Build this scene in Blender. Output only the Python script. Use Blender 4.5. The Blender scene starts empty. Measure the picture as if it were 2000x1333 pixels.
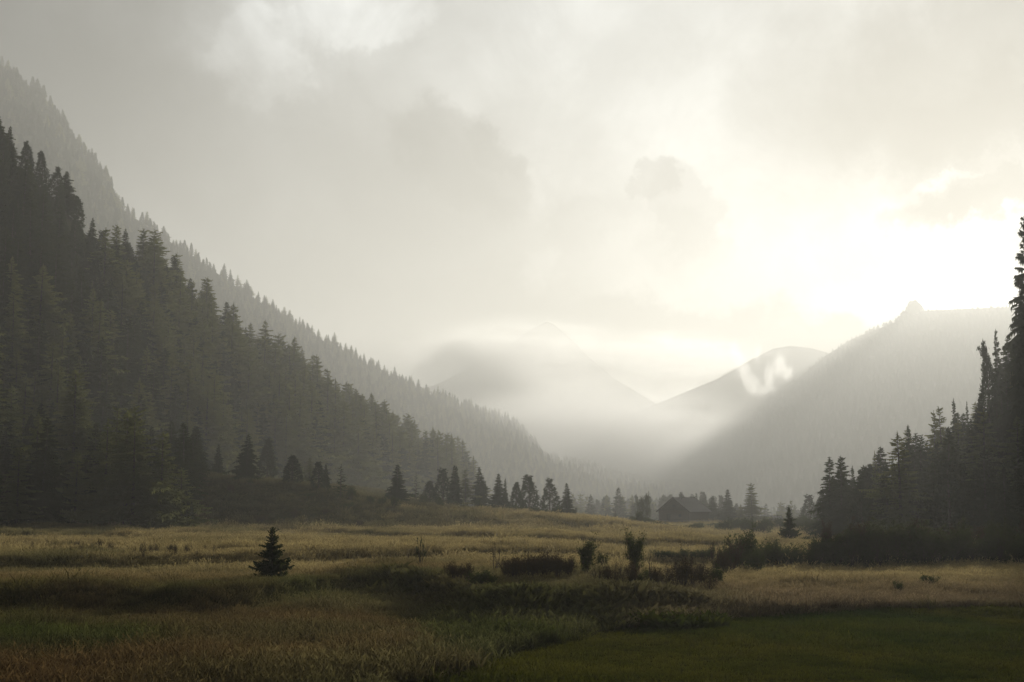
import bpy, math, random
import numpy as np

# ------------------------------------------------------------------ camera
sc = bpy.context.scene
COL = sc.collection
H = 4.3                      # eye height above the valley floor (photographer on a bank)
F = 2500.0                   # focal length in pixels of the 2000 px wide photograph
PITCH = math.atan(318.5 / F)
cam_data = bpy.data.cameras.new("camera")
cam_data.sensor_width = 36.0
cam_data.lens = 45.0
cam_data.clip_start = 0.5
cam_data.clip_end = 9000.0
cam = bpy.data.objects.new("camera", cam_data)
cam.location = (0, 0, H)
cam.rotation_euler = (math.pi / 2 + PITCH, 0, 0)
COL.objects.link(cam)
sc.camera = cam
cP, sP = math.cos(PITCH), math.sin(PITCH)


def ray(u, v):
    a, b = (u - 1000.0) / F, (666.5 - v) / F
    return np.array([a, cP - b * sP, sP + b * cP])


def P(u, v, Y):
    """world point seen in direction (u, v) at forward distance Y"""
    d = ray(u, v)
    return np.array([0, 0, H]) + d * (Y / d[1])


# ------------------------------------------------------------------ light
SUN_UV = (1968, 456)
sd = ray(*SUN_UV)
sd = sd / np.linalg.norm(sd)
SUN_EL = math.asin(sd[2])
SUN_AZ = math.atan2(sd[0], sd[1])
sun_data = bpy.data.lights.new("sun", 'SUN')
sun_data.energy = 5.0
sun_data.angle = math.radians(1.2)
sun_data.color = (1.0, 0.95, 0.85)
sun = bpy.data.objects.new("sun", sun_data)
sun.rotation_euler = (math.pi / 2 - SUN_EL, 0, math.pi - SUN_AZ)
COL.objects.link(sun)

sc.view_settings.view_transform = 'Standard'
sc.view_settings.look = 'None'
sc.view_settings.exposure = 0.32
sc.view_settings.gamma = 1.0
sc.view_settings.use_curve_mapping = False
sc.cycles.use_denoising = True
sc.cycles.volume_bounces = 1
sc.cycles.max_bounces = 5
sc.cycles.diffuse_bounces = 2
sc.cycles.transmission_bounces = 2
sc.cycles.transparent_max_bounces = 8
sc.cycles.sample_clamp_indirect = 4.0
HAZE_DENSITY = 0.00035
HAZE_G = 0.44


# ------------------------------------------------------------------ node helpers
class NT:
    def __init__(self, tree):
        self.t = tree
        self.t.nodes.clear()

    def node(self, kind, **kw):
        n = self.t.nodes.new(kind)
        for k, v in kw.items():
            setattr(n, k, v)
        return n

    def link(self, a, b):
        self.t.links.new(a, b)

    def put(self, sock, val):
        if hasattr(val, 'is_output') or isinstance(val, bpy.types.NodeSocket):
            self.link(val, sock)
        else:
            sock.default_value = val

    def m(self, op, a, b=0.0, c=None, clamp=False):
        n = self.node('ShaderNodeMath', operation=op)
        n.use_clamp = clamp
        self.put(n.inputs[0], a)
        self.put(n.inputs[1], b)
        if c is not None:
            self.put(n.inputs[2], c)
        return n.outputs[0]

    def rng(self, x, a, b, lo=0.0, hi=1.0, smooth=True):
        n = self.node('ShaderNodeMapRange')
        n.interpolation_type = 'SMOOTHSTEP' if smooth else 'LINEAR'
        self.put(n.inputs[0], x)
        for i, v in enumerate((a, b, lo, hi)):
            self.put(n.inputs[i + 1], v)
        return n.outputs[0]

    def mix(self, f, a, b, blend='MIX'):
        n = self.node('ShaderNodeMix', data_type='RGBA', blend_type=blend)
        self.put(n.inputs[0], f)
        self.put(n.inputs[6], a)
        self.put(n.inputs[7], b)
        return n.outputs[2]

    def noise(self, vec, scale, detail=4.0, rough=0.55, dist=0.0, color=False):
        n = self.node('ShaderNodeTexNoise')
        if vec is not None:
            self.link(vec, n.inputs['Vector'])
        n.inputs['Scale'].default_value = scale
        n.inputs['Detail'].default_value = detail
        n.inputs['Roughness'].default_value = rough
        n.inputs['Distortion'].default_value = dist
        return n.outputs['Color' if color else 'Fac']


def rgb(r, g, b):
    return (r, g, b, 1.0)


# ------------------------------------------------------------------ sky
def build_world():
    w = bpy.data.worlds.new("World")
    sc.world = w
    w.cycles.sampling_method = 'MANUAL'
    w.cycles.sample_map_resolution = 512
    w.use_nodes = True
    N = NT(w.node_tree)
    tc = N.node('ShaderNodeTexCoord')
    sep = N.node('ShaderNodeSeparateXYZ')
    N.link(tc.outputs['Generated'], sep.inputs[0])
    x, y, z = sep.outputs
    az = N.m('MULTIPLY', N.m('ARCTAN2', x, y), 180 / math.pi)
    el = N.m('MULTIPLY', N.m('ARCSINE', z), 180 / math.pi)
    # angular distance from the veiled sun
    dp = N.node('ShaderNodeVectorMath', operation='DOT_PRODUCT')
    N.link(tc.outputs['Generated'], dp.inputs[0])
    dp.inputs[1].default_value = tuple(sd)
    ang = N.m('MULTIPLY', N.m('ARCCOSINE', N.m('MINIMUM', dp.outputs['Value'], 0.99999)), 180 / math.pi)
    sky = N.node('ShaderNodeTexSky', sky_type='NISHITA')
    sky.sun_disc = False
    sky.sun_elevation = SUN_EL
    sky.sun_rotation = SUN_AZ
    sky.altitude = 1500
    sky.dust_density = 2.0
    # cloud deck: brightness falls off away from the sun behind it
    n1 = N.noise(tc.outputs['Generated'], 3.0, 6, 0.55)
    nw = N.noise(tc.outputs['Generated'], 9.0, 5, 0.6, color=True)
    sw = N.node('ShaderNodeSeparateXYZ')
    N.link(nw, sw.inputs[0])
    nf = N.noise(tc.outputs['Generated'], 26.0, 6, 0.62, color=True)
    sf = N.node('ShaderNodeSeparateXYZ')
    N.link(nf, sf.inputs[0])
    azw = N.m('ADD', az, N.m('ADD', N.m('MULTIPLY', N.m('SUBTRACT', sw.outputs[0], 0.5), 6.0), N.m('MULTIPLY', N.m('SUBTRACT', sf.outputs[0], 0.5), 3.4)))
    elw = N.m('ADD', el, N.m('ADD', N.m('MULTIPLY', N.m('SUBTRACT', sw.outputs[1], 0.5), 4.5), N.m('MULTIPLY', N.m('SUBTRACT', sf.outputs[1], 0.5), 3.4)))
    glow2 = N.m('POWER', 2.718, N.m('MULTIPLY', ang, -1 / 5.5))
    lum = N.rng(ang, 20.0, 52.0, 0.64, 0.06)
    lum = N.m('ADD', lum, N.m('MULTIPLY', glow2, 0.9))
    n2 = N.noise(tc.outputs['Generated'], 10.0, 7, 0.6, 0.6)
    lum = N.m('MULTIPLY', lum, N.rng(n1, 0.28, 0.72, 0.62, 1.3))
    lum = N.m('MULTIPLY', lum, N.rng(n2, 0.3, 0.7, 0.76, 1.2))
    # single cloud masses, by compass direction and elevation: (u, v, radius, softness, aspect, tilt, gain)
    blobs = [
        # pale cumulus heads, upper part of the sky away from the sun
        (505, 120, 2.3, 0.25, 1.0, 0.6, 0.10), (450, 60, 2.4, 0.35, 1.3, 0.6, 0.07), (400, 190, 3.6, 0.5, 1.5, 0.5, 0.07),
        (700, 15, 2.3, 0.22, 1.5, 0.0, 0.09), (640, 40, 2.6, 0.6, 1.6, 0.0, 0.06),
        # grey curtain below them
        (560, 420, 8.5, 0.7, 1.6, 0.4, -0.13), (100, 150, 8.0, 0.9, 1.0, 0.4, -0.22), (250, 300, 6.0, 0.8, 1.6, 0.5, -0.08),
        # broken grey cloud with a bright rim in the middle
        (900, 320, 2.5, 0.28, 1.5, 0.5, -0.12), (960, 300, 1.3, 0.3, 1.2, 0.5, -0.08), (990, 345, 1.5, 0.5, 1.7, 0.6, 0.14), (1060, 345, 1.2, 0.5, 1.5, 0.3, 0.08),
        (985, 440, 4.0, 0.5, 2.0, 0.4, -0.10), (1160, 420, 1.4, 0.5, 2.0, -0.2, -0.05),
        (1275, 350, 1.0, 0.3, 1.2, 0.5, -0.11), (1330, 400, 1.5, 0.35, 1.6, 0.9, -0.09), (1350, 470, 1.6, 0.5, 1.2, 0.9, -0.07),
        (1085, 525, 1.6, 0.6, 0.7, 0.4, 0.14), (1070, 570, 1.0, 0.5, 0.7, 0.3, 0.10),
        # dark cloud over the sun
        (1900, 130, 6.0, 0.7, 1.8, -0.2, -0.25), (1960, 230, 2.6, 0.6, 2.4, -0.1, -0.22), (1720, 260, 3.0, 0.9, 2.2, -0.3, -0.06),
        (1940, 372, 1.0, 0.35, 3.4, -0.14, -0.27), (1900, 345, 0.45, 0.4, 4.0, 0.0, 0.25), (1850, 405, 0.7, 0.5, 4.0, -0.25, -0.16), (1985, 470, 1.2, 0.6, 1.0, -0.1, -0.14),
        (1925, 550, 2.6, 0.7, 1.3, 0.0, 0.36), (1760, 575, 1.8, 0.8, 2.4, 0.0, 0.2),
        # cloud bank low over the far ridges
        (760, 640, 4.6, 0.9, 3.0, 0.0, -0.17), (1000, 660, 3.0, 0.8, 3.0, 0.0, -0.2),
        (1330, 650, 2.0, 0.35, 2.6, 0.0, -0.27), (1190, 690, 2.3, 0.4, 2.5, 0.0, -0.26), (1460, 690, 2.2, 0.4, 2.5, 0.0, -0.24), (1600, 665, 1.1, 0.4, 2.0, 0.0, -0.22),
    ]
    for (u, v, r, soft, asp, tilt, gain) in blobs:
        d = ray(u, v)
        a0 = math.degrees(math.atan2(d[0], d[1]))
        e0 = math.degrees(math.asin(d[2] / np.linalg.norm(d)))
        da = N.m('SUBTRACT', azw, a0)
        de = N.m('SUBTRACT', elw, e0)
        ca, sa = math.cos(tilt), math.sin(tilt)
        p = N.m('ADD', N.m('MULTIPLY', da, ca / asp), N.m('MULTIPLY', de, -sa / asp))
        q = N.m('ADD', N.m('MULTIPLY', da, sa), N.m('MULTIPLY', de, ca))
        dist = N.m('SQRT', N.m('ADD', N.m('MULTIPLY', p, p), N.m('MULTIPLY', q, q)))
        msk = N.rng(dist, r * (1 - soft), r * (1 + 0.3 * soft), 1.0, 0.0)
        lum = N.m('MULTIPLY', lum, N.m('ADD', 1.0, N.m('MULTIPLY', msk, max(-0.85, gain * 4.2))))
    # colour: cool grey overhead, cream low down and around the sun
    warm = N.rng(el, 2.0, 26.0, 1.0, 0.0)
    tint = N.mix(warm, rgb(0.95, 0.985, 0.985), rgb(1.0, 0.975, 0.925))
    cl = N.node('ShaderNodeVectorMath', operation='SCALE')
    N.link(tint, cl.inputs[0])
    N.link(lum, cl.inputs['Scale'])
    b1 = N.node('ShaderNodeBackground')
    N.link(sky.outputs[0], b1.inputs[0])
    b1.inputs[1].default_value = 0.05
    b2 = N.node('ShaderNodeBackground')
    N.link(cl.outputs[0], b2.inputs[0])
    b2.inputs[1].default_value = SKY
    mx = N.node('ShaderNodeMixShader')
    mx.inputs[0].default_value = 0.88
    N.link(b1.outputs[0], mx.inputs[1])
    N.link(b2.outputs[0], mx.inputs[2])
    out = N.node('ShaderNodeOutputWorld')
    N.link(mx.outputs[0], out.inputs[0])


SKY = 0.75
build_world()


# ------------------------------------------------------------------ numeric noise
def vnoise(x, y, seed=0):
    x = np.asarray(x, float); y = np.asarray(y, float)
    xi = np.floor(x).astype(np.int64); yi = np.floor(y).astype(np.int64)
    fx = x - xi; fy = y - yi
    fx = fx * fx * (3 - 2 * fx); fy = fy * fy * (3 - 2 * fy)

    def h(a, b):
        n = (a * 374761393 + b * 668265263 + seed * 1274126177) & 0x7fffffff
        n = ((n ^ (n >> 13)) * 1274126177) & 0x7fffffff
        n = (n ^ (n >> 16)) & 0xffff
        return n / 65535.0
    return (h(xi, yi) * (1 - fx) + h(xi + 1, yi) * fx) * (1 - fy) + (h(xi, yi + 1) * (1 - fx) + h(xi + 1, yi + 1) * fx) * fy


def fbm(x, y, seed=0, octv=4):
    s = 0; a = 0.5; t = 0
    for k in range(octv):
        s = s + a * vnoise(np.asarray(x) * 2 ** k, np.asarray(y) * 2 ** k, seed + k * 17)
        t += a; a *= 0.5
    return s / t - 0.5


def sstep(a, b, x):
    t = np.clip((np.asarray(x, float) - a) / (b - a), 0, 1)
    return t * t * (3 - 2 * t)


def flat(u, v, z=0.0):
    d = ray(u, v)
    s = (z - H) / d[2]
    return d[0] * s, d[1] * s


def curve(pts, z=0.0):
    q = sorted(flat(p[0], p[1], p[2] if len(p) > 2 else z) for p in pts)
    return np.array([a for a, b in q]), np.array([b for a, b in q])


# edge of the mown meadow, and the tops of the low grassy banks
MOW = curve([(600, 1420), (800, 1335), (900, 1300), (1000, 1266), (1100, 1240), (1200, 1216), (1350, 1200), (1500, 1190), (1700, 1184), (2000, 1181), (2300, 1178)])
BANK1 = curve([(-200, 1150), (0, 1150), (250, 1150), (420, 1152), (520, 1146), (600, 1133), (680, 1121), (760, 1117), (840, 1128), (900, 1148), (960, 1160), (1100, 1160), (1210, 1157), (1330, 1150), (1500, 1150), (2200, 1150)], 0.7)
BANK2 = curve([(-100, 1112), (330, 1103), (450, 1099), (600, 1095), (760, 1093), (830, 1089), (950, 1081), (1000, 1080), (1150, 1079), (1250, 1079), (1400, 1079), (1600, 1085), (2200, 1085)], 0.5)
BANK3 = curve([(-100, 1062, 0.2), (200, 1054, 0.4), (430, 1020, 1.5), (560, 1022, 1.3), (640, 1026, 1.2), (720, 1032, 1.0), (800, 1040, 0.8), (900, 1048, 0.5), (1000, 1056, 0.3), (1100, 1060, 0.2), (1300, 1062, 0.1), (2200, 1062, 0.1)])
BANK4 = curve([(250, 1036, 0.6), (500, 1010, 2.0), (640, 1006, 2.3), (750, 1002, 2.6), (860, 1012, 1.5), (980, 1020, 0.9), (1100, 1025, 0.6), (1300, 1030, 0.2), (2200, 1030, 0.2)])


def at_curve(c, x):
    return np.interp(x, c[0], c[1])


def gh(x, y):
    """height of the valley floor"""
    x = np.asarray(x, float); y = np.asarray(y, float)
    wob = 2.6 * fbm(x / 9, y / 30, 3, 3)
    b1 = at_curve(BANK1, x) + wob
    z = 0.85 * sstep(-3.4, 0.0, y - b1) * (1 - 0.8 * sstep(3, 12, x)) - 0.15
    b2 = at_curve(BANK2, x) + wob * 1.3
    z = z + 0.75 * sstep(-3.5, 0, y - b2) * (1 - 0.8 * sstep(20, 45, x)) - 0.35 * sstep(-30, -3, y - b2) * (1 - sstep(15, 40, x))
    b3 = at_curve(BANK3, x) + wob * 2
    z = z + 0.8 * sstep(-4, 0, y - b3) * (1 - 0.9 * sstep(15, 40, x)) - 0.35 * sstep(-60, -6, y - b3)
    b4 = at_curve(BANK4, x) + wob * 4
    z = z + 0.7 * sstep(-7, 0, y - b4) * (1 - sstep(10, 35, x))
    # grassy terrace under the wood
    ztop = np.interp(x, [-400, -110, -75, -55, -42, -34, -29, -23, -14, 0, 13, 30, 45, 200], [14, 12, 9.8, 8.5, 7.5, 5.6, 4.7, 3.7, 2.7, 1.6, 1.2, 0.4, -0.2, -0.2])
    z = z + ztop * sstep(203, 241, y + 10 * fbm(x / 18, y / 45, 9, 3))
    # valley drops behind the last meadow
    z = z - 12 * sstep(470, 700, y) - 2.2 * sstep(415, 520, y) * sstep(5, 40, x)
    z = z - 1.7 * sstep(60, 260, y)
    z = z + 2.6 * (1 - sstep(5, 24, np.hypot(x, y)))
    amp = np.clip((y - 20) / 60, 0.25, 2.2)
    z = z + amp * (0.55 * fbm(x / 16, y / 16, 21, 4) + 0.22 * fbm(x / 3.2, y / 3.2, 31, 3))
    mown = sstep(0.6, -0.2, y - at_curve(MOW, x))
    return z - 0.12 * mown


# ------------------------------------------------------------------ mesh helpers
def mesh_np(name, V, Fc):
    V = np.asarray(V, np.float32); Fc = np.asarray(Fc, np.int32)
    k = Fc.shape[1]
    me = bpy.data.meshes.new(name)
    me.vertices.add(len(V)); me.vertices.foreach_set('co', V.ravel())
    me.loops.add(Fc.size); me.loops.foreach_set('vertex_index', Fc.ravel())
    me.polygons.add(len(Fc))
    me.polygons.foreach_set('loop_start', np.arange(0, Fc.size, k, dtype=np.int32))
    me.polygons.foreach_set('loop_total', np.full(len(Fc), k, np.int32))
    me.update(calc_edges=True)
    return me


def grid_faces(n, m):
    i = np.arange(n - 1)[:, None] * m + np.arange(m - 1)[None, :]
    return np.stack([i, i + m, i + m + 1, i + 1], -1).reshape(-1, 4)


def link(name, me, mat=None, parent=None, smooth=False, **props):
    o = bpy.data.objects.new(name, me)
    COL.objects.link(o)
    if mat is not None and me is not None and not me.materials:
        me.materials.append(mat)
    if smooth and me is not None:
        me.polygons.foreach_set('use_smooth', np.ones(len(me.polygons), bool))
    if parent is not None:
        o.parent = parent
    for k, v in props.items():
        o[k] = v
    return o


def thing(name, loc, label, cat, group=None, rz=0.0, s=1.0):
    o = bpy.data.objects.new(name, None)
    COL.objects.link(o)
    o.empty_display_size = 0.5
    o.location = loc
    o.rotation_euler = (0, 0, rz)
    o.scale = (s, s, s) if not hasattr(s, '__len__') else s
    o['label'] = label; o['category'] = cat
    if group:
        o['group'] = group
    return o


def mat_new(name):
    m = bpy.data.materials.new(name)
    m.use_nodes = True
    return m, NT(m.node_tree)


def bsdf_out(N, color, rough=0.9, spec=0.1, normal=None):
    b = N.node('ShaderNodeBsdfPrincipled')
    N.put(b.inputs['Base Color'], color)
    b.inputs['Roughness'].default_value = rough
    b.inputs['Specular IOR Level'].default_value = spec
    if normal is not None:
        N.link(normal, b.inputs['Normal'])
    o = N.node('ShaderNodeOutputMaterial')
    N.link(b.outputs[0], o.inputs[0])
    return b, o


def foliage_mat(name, c1, c2, trans=0.3, tcol=(0.2, 0.22, 0.05)):
    m, N = mat_new(name)
    oi = N.node('ShaderNodeObjectInfo')
    geo = N.node('ShaderNodeNewGeometry')
    n = N.noise(geo.outputs['Position'], 0.9, 3)
    f = N.m('ADD', N.m('MULTIPLY', oi.outputs['Random'], 0.65), N.m('MULTIPLY', N.m('SUBTRACT', n, 0.3), 0.8), clamp=True)
    col = N.mix(f, rgb(*c1), rgb(*c2))
    d = N.node('ShaderNodeBsdfDiffuse'); N.link(col, d.inputs[0])
    t = N.node('ShaderNodeBsdfTranslucent'); t.inputs[0].default_value = rgb(*tcol)
    mx = N.node('ShaderNodeMixShader'); mx.inputs[0].default_value = trans
    N.link(d.outputs[0], mx.inputs[1]); N.link(t.outputs[0], mx.inputs[2])
    o = N.node('ShaderNodeOutputMaterial'); N.link(mx.outputs[0], o.inputs[0])
    return m


def bark_mat(name, c1, c2, sc_=6.0):
    m, N = mat_new(name)
    geo = N.node('ShaderNodeTexCoord')
    n = N.noise(geo.outputs['Object'], sc_, 5, 0.65)
    bsdf_out(N, N.mix(n, rgb(*c1), rgb(*c2)), 0.95, 0.05)
    return m


M_SPRUCE = foliage_mat('spruce_needles', (0.024, 0.036, 0.014), (0.05, 0.062, 0.022), 0.25, (0.09, 0.11, 0.03))
M_PINE = foliage_mat('pine_needles', (0.026, 0.036, 0.018), (0.05, 0.06, 0.028), 0.22, (0.08, 0.1, 0.035))
M_LARCH = foliage_mat('larch_needles', (0.055, 0.07, 0.022), (0.11, 0.115, 0.036), 0.38, (0.27, 0.28, 0.09))
M_LEAF = foliage_mat('shrub_leaves', (0.028, 0.038, 0.014), (0.055, 0.066, 0.022), 0.28, (0.11, 0.13, 0.04))
M_BROWNLEAF = foliage_mat('brown_shrub_leaves', (0.045, 0.034, 0.02), (0.08, 0.056, 0.03), 0.25, (0.12, 0.08, 0.04))
M_LUSH = foliage_mat('lush_herb_leaves', (0.045, 0.07, 0.012), (0.09, 0.12, 0.02), 0.4, (0.25, 0.3, 0.05))
M_BARK = bark_mat('bark', (0.05, 0.04, 0.03), (0.12, 0.10, 0.08))
M_TWIG = bark_mat('twigs', (0.05, 0.04, 0.03), (0.09, 0.07, 0.055), 3.0)


# ------------------------------------------------------------------ ground
def col_zone(x, y):
    """colour of the grass at a place, terrace shade painted in (linear rgb)"""
    x = np.asarray(x, float); y = np.asarray(y, float)
    C = lambda r, g, b: np.array([r, g, b])
    n = fbm(x / 7, y / 10, 41, 4) * 2
    n2 = fbm(x / 2.2, y / 3.0, 51, 3) * 2
    n3 = fbm(x / 30, y / 22, 61, 4) * 2
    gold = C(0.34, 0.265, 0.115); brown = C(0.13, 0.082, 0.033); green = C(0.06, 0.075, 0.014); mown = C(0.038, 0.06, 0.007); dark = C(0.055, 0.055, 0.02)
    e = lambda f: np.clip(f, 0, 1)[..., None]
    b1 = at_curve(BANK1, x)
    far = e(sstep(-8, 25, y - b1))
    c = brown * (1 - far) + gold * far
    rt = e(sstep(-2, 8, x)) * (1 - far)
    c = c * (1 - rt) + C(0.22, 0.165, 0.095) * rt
    gz = e((sstep(12, 6, np.abs(y - (b1 - 6.5)))) * sstep(10, -2, x) * (0.75 + 1.2 * n))
    c = c * (1 - gz) + green * gz
    c = c * (1 - e(0.55 * sstep(0.1, 0.6, n + 0.4 * n2))) + dark * e(0.55 * sstep(0.1, 0.6, n + 0.4 * n2))
    g3 = e(0.6 * sstep(0.05, 0.5, n3))
    c = c * (1 - g3) + C(0.13, 0.125, 0.05) * g3
    tz = e(0.8 * sstep(200, 218, y + 8 * n) * sstep(8, -20, x) * sstep(-0.55, 0.0, n + 0.25))  # terrace: the bank's shade put into the colour, along with dark shrub cover
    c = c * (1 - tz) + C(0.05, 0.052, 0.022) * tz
    w = e(sstep(0.3, -0.3, y - at_curve(MOW, x)))
    c = c * (1 - w) + (mown + C(0.05, 0.026, 0.004) * e(0.4 + 1.3 * n + 0.5 * n2)) * w
    return np.clip(c * (1 + 0.25 * n2[..., None]), 0.008, 1)


def build_ground():
    ys = [-140, -90, -50, -25, -10, 0, 6, 11, 15, 19, 22]
    while ys[-1] < 5300:
        y = ys[-1]
        ys.append(y + max(0.4, 0.0075 * y if y < 500 else 0.012 * y))
    xp = [0.0]
    while xp[-1] < 3500:
        x = xp[-1]
        xp.append(x + max(0.5, 0.016 * x))
    xs = np.array([-a for a in xp[:0:-1] if a < 1800] + xp)
    ys = np.array(ys)
    Y, X = np.meshgrid(ys, xs, indexing='ij')
    Z = gh(X, Y)
    V = np.stack([X, Y, Z], -1).reshape(-1, 3)
    me = mesh_np('ground', V, grid_faces(len(ys), len(xs))[:, ::-1])
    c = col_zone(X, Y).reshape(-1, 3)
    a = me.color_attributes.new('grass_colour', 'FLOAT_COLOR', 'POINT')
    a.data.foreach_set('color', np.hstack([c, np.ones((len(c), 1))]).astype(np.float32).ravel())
    m, N = mat_new('meadow_soil')
    at = N.node('ShaderNodeAttribute', attribute_name='grass_colour')
    geo = N.node('ShaderNodeNewGeometry')
    n = N.noise(geo.outputs['Position'], 2.3, 6, 0.7)
    mp = N.node('ShaderNodeMapping'); mp.inputs['Scale'].default_value = (1, 0.35, 1)
    N.link(geo.outputs['Position'], mp.inputs[0])
    nb = N.noise(mp.outputs[0], 0.35, 4, 0.6)
    col = N.mix(N.rng(n, 0.3, 0.7), rgb(0.45, 0.45, 0.4), rgb(1.1, 1.1, 1.1))
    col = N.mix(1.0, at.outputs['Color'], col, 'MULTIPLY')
    col = N.mix(N.rng(nb, 0.35, 0.7, 0.0, 0.5), col, rgb(0.07, 0.07, 0.03))
    bmp = N.node('ShaderNodeBump'); bmp.inputs['Strength'].default_value = 0.9; bmp.inputs['Distance'].default_value = 0.35
    N.link(N.noise(geo.outputs['Position'], 3.5, 5, 0.7), bmp.inputs['Height'])
    bsdf_out(N, col, 1.0, 0.0, bmp.outputs[0])
    link('ground', me, m, smooth=True, kind='structure')


build_ground()


# ------------------------------------------------------------------ hillsides
class Hill:
    """sheet lofted from a foot line over a crest line and down behind it"""

    def __init__(self, name, crest, foot, mat, back=260.0, n=90, mfront=46, rough=5.0, prof=1.12, seed=1, backdir=None, lump=40.0):
        c = np.array([P(*q) for q in crest])
        f = np.array([[q[0], q[1], float(gh(q[0], q[1])) - 1.5] for q in foot])
        t = np.linspace(0, 1, len(c)); tt = np.linspace(0, 1, n)
        ip = lambda A: np.stack([np.interp(tt, t, A[:, k]) for k in range(3)], 1)
        C, Fo = ip(c), ip(f)
        s = np.linspace(0, 1, mfront)
        front = Fo[:, None, :] + (C - Fo)[:, None, :] * s[None, :, None]
        front[:, :, 2] = Fo[:, None, 2] + (C - Fo)[:, None, 2] * (s ** prof)[None, :]
        d = C - Fo; d[:, 2] = 0; d /= np.linalg.norm(d, axis=1)[:, None]
        if backdir is not None:
            d[:] = np.array(backdir) / np.linalg.norm(backdir)
        nb = 14
        b = np.linspace(0, 1, nb + 1)[1:]
        bk = C[:, None, :] + d[:, None, :] * (b * back)[None, :, None]
        bk[:, :, 2] = C[:, None, 2] * (1 - b[None, :] ** 1.3) - 8 * b[None, :]
        self.nf = mfront
        S = np.concatenate([front, bk], 1)
        w = np.concatenate([np.sin(np.pi * np.minimum(s, 0.999)) ** 0.7 * 1.0 + 0.15 * s, 0.6 * np.ones(nb)])
        S[:, :, 2] += rough * 2 * fbm(S[:, :, 0] / lump, S[:, :, 1] / lump, seed, 4) * w[None, :]
        S[:, 0, 2] = f[:, 2].min() if False else Fo[:, 2] - 1
        self.S = S
        self.name = name
        k = S.shape[1]
        me = mesh_np(name, S.reshape(-1, 3), grid_faces(n, k))
        self.obj = link(name, me, mat, smooth=True, kind='structure')
        P0 = S[:-1, :mfront - 1]; P1 = S[1:, :mfront - 1]; P2 = S[:-1, 1:mfront]
        self.area = np.linalg.norm(np.cross(P1 - P0, P2 - P0)[..., :], axis=-1)

    def at(self, i, j):
        S = self.S
        i0 = int(min(max(i, 0), S.shape[0] - 1.001)); j0 = int(min(max(j, 0), S.shape[1] - 1.001))
        a, b = i - i0, j - j0
        return (S[i0, j0] * (1 - a) + S[i0 + 1, j0] * a) * (1 - b) + (S[i0, j0 + 1] * (1 - a) + S[i0 + 1, j0 + 1] * a) * b

    def scatter(self, rnd, count, mind, back=2, jmin=0.0):
        p = self.area.ravel() / self.area.sum()
        idx = rnd.choice(len(p), size=count * 3, p=p)
        out = []; cell = {}
        for q in idx:
            i, j = divmod(int(q), self.area.shape[1])
            ii, jj = i + rnd.random(), j + rnd.random()
            if jj < jmin * self.nf:
                continue
            w = self.at(ii, jj)
            key = (int(w[0] // mind), int(w[1] // mind))
            ok = True
            for a in (-1, 0, 1):
                for b in (-1, 0, 1):
                    for o in cell.get((key[0] + a, key[1] + b), ()):
                        if (o[0] - w[0]) ** 2 + (o[1] - w[1]) ** 2 < mind * mind:
                            ok = False
            if ok:
                cell.setdefault(key, []).append(w)
                out.append((w, ii / (self.S.shape[0] - 1), jj / self.nf))
                if len(out) >= count:
                    break
        return out


def forest_floor(name, c1, c2, sc_=0.08):
    m, N = mat_new(name)
    geo = N.node('ShaderNodeNewGeometry')
    n = N.noise(geo.outputs['Position'], sc_, 6, 0.65)
    n2 = N.noise(geo.outputs['Position'], 0.9, 4, 0.7)
    col = N.mix(N.rng(N.m('ADD', N.m('MULTIPLY', n, 0.7), N.m('MULTIPLY', n2, 0.3)), 0.35, 0.65), rgb(*c1), rgb(*c2))
    bmp = N.node('ShaderNodeBump'); bmp.inputs['Strength'].default_value = 0.8; bmp.inputs['Distance'].default_value = 1.5
    N.link(n2, bmp.inputs['Height'])
    bsdf_out(N, col, 0.95, 0.05, bmp.outputs[0])
    return m


M_FLOOR = forest_floor('forest_floor', (0.03, 0.035, 0.016), (0.07, 0.075, 0.03))
M_ALP = forest_floor('alpine_slope', (0.05, 0.055, 0.03), (0.10, 0.10, 0.055), 0.02)

HA = Hill('near_forest_slope',
          [(-350, 120, 370), (-150, 240, 380), (0, 312, 392), (100, 382, 412), (210, 508, 446), (300, 572, 482), (400, 655, 532), (500, 738, 590), (600, 804, 655), (700, 888, 720), (800, 950, 785), (890, 985, 850)],
          [(-190, 180), (-150, 225), (-118, 262), (-108, 275), (-99, 290), (-96, 325), (-92, 372), (-82, 424), (-70, 482), (-56, 552), (-40, 630), (-20, 715)],
          M_FLOOR, back=140, rough=3.0, seed=5, lump=28)
K_B = 2.65
HB = Hill('far_forest_slope',
          [(u, v - 14, Y * K_B) for u, v, Y in [(-250, 100, 600), (0, 140, 620), (50, 175, 624), (110, 230, 630), (150, 300, 636), (205, 348, 642), (228, 416, 650), (330, 484, 670), (450, 566, 700), (580, 652, 735), (720, 732, 770), (850, 790, 810), (930, 820, 840), (1000, 842, 865), (1040, 880, 880), (1062, 912, 900), (1150, 932, 940), (1290, 968, 1020), (1420, 988, 1120)]],
          [(x * 2.1, y * 2.1) for x, y in [(-190, 420), (-150, 470), (-145, 475), (-138, 485), (-133, 492), (-128, 500), (-122, 508), (-108, 525), (-90, 545), (-66, 566), (-40, 590), (-18, 620), (-3, 640), (12, 665), (25, 690), (40, 715), (70, 760), (118, 860), (180, 1000)]],
          M_FLOOR, back=400, n=200, rough=12.0, seed=15, lump=80)
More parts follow.
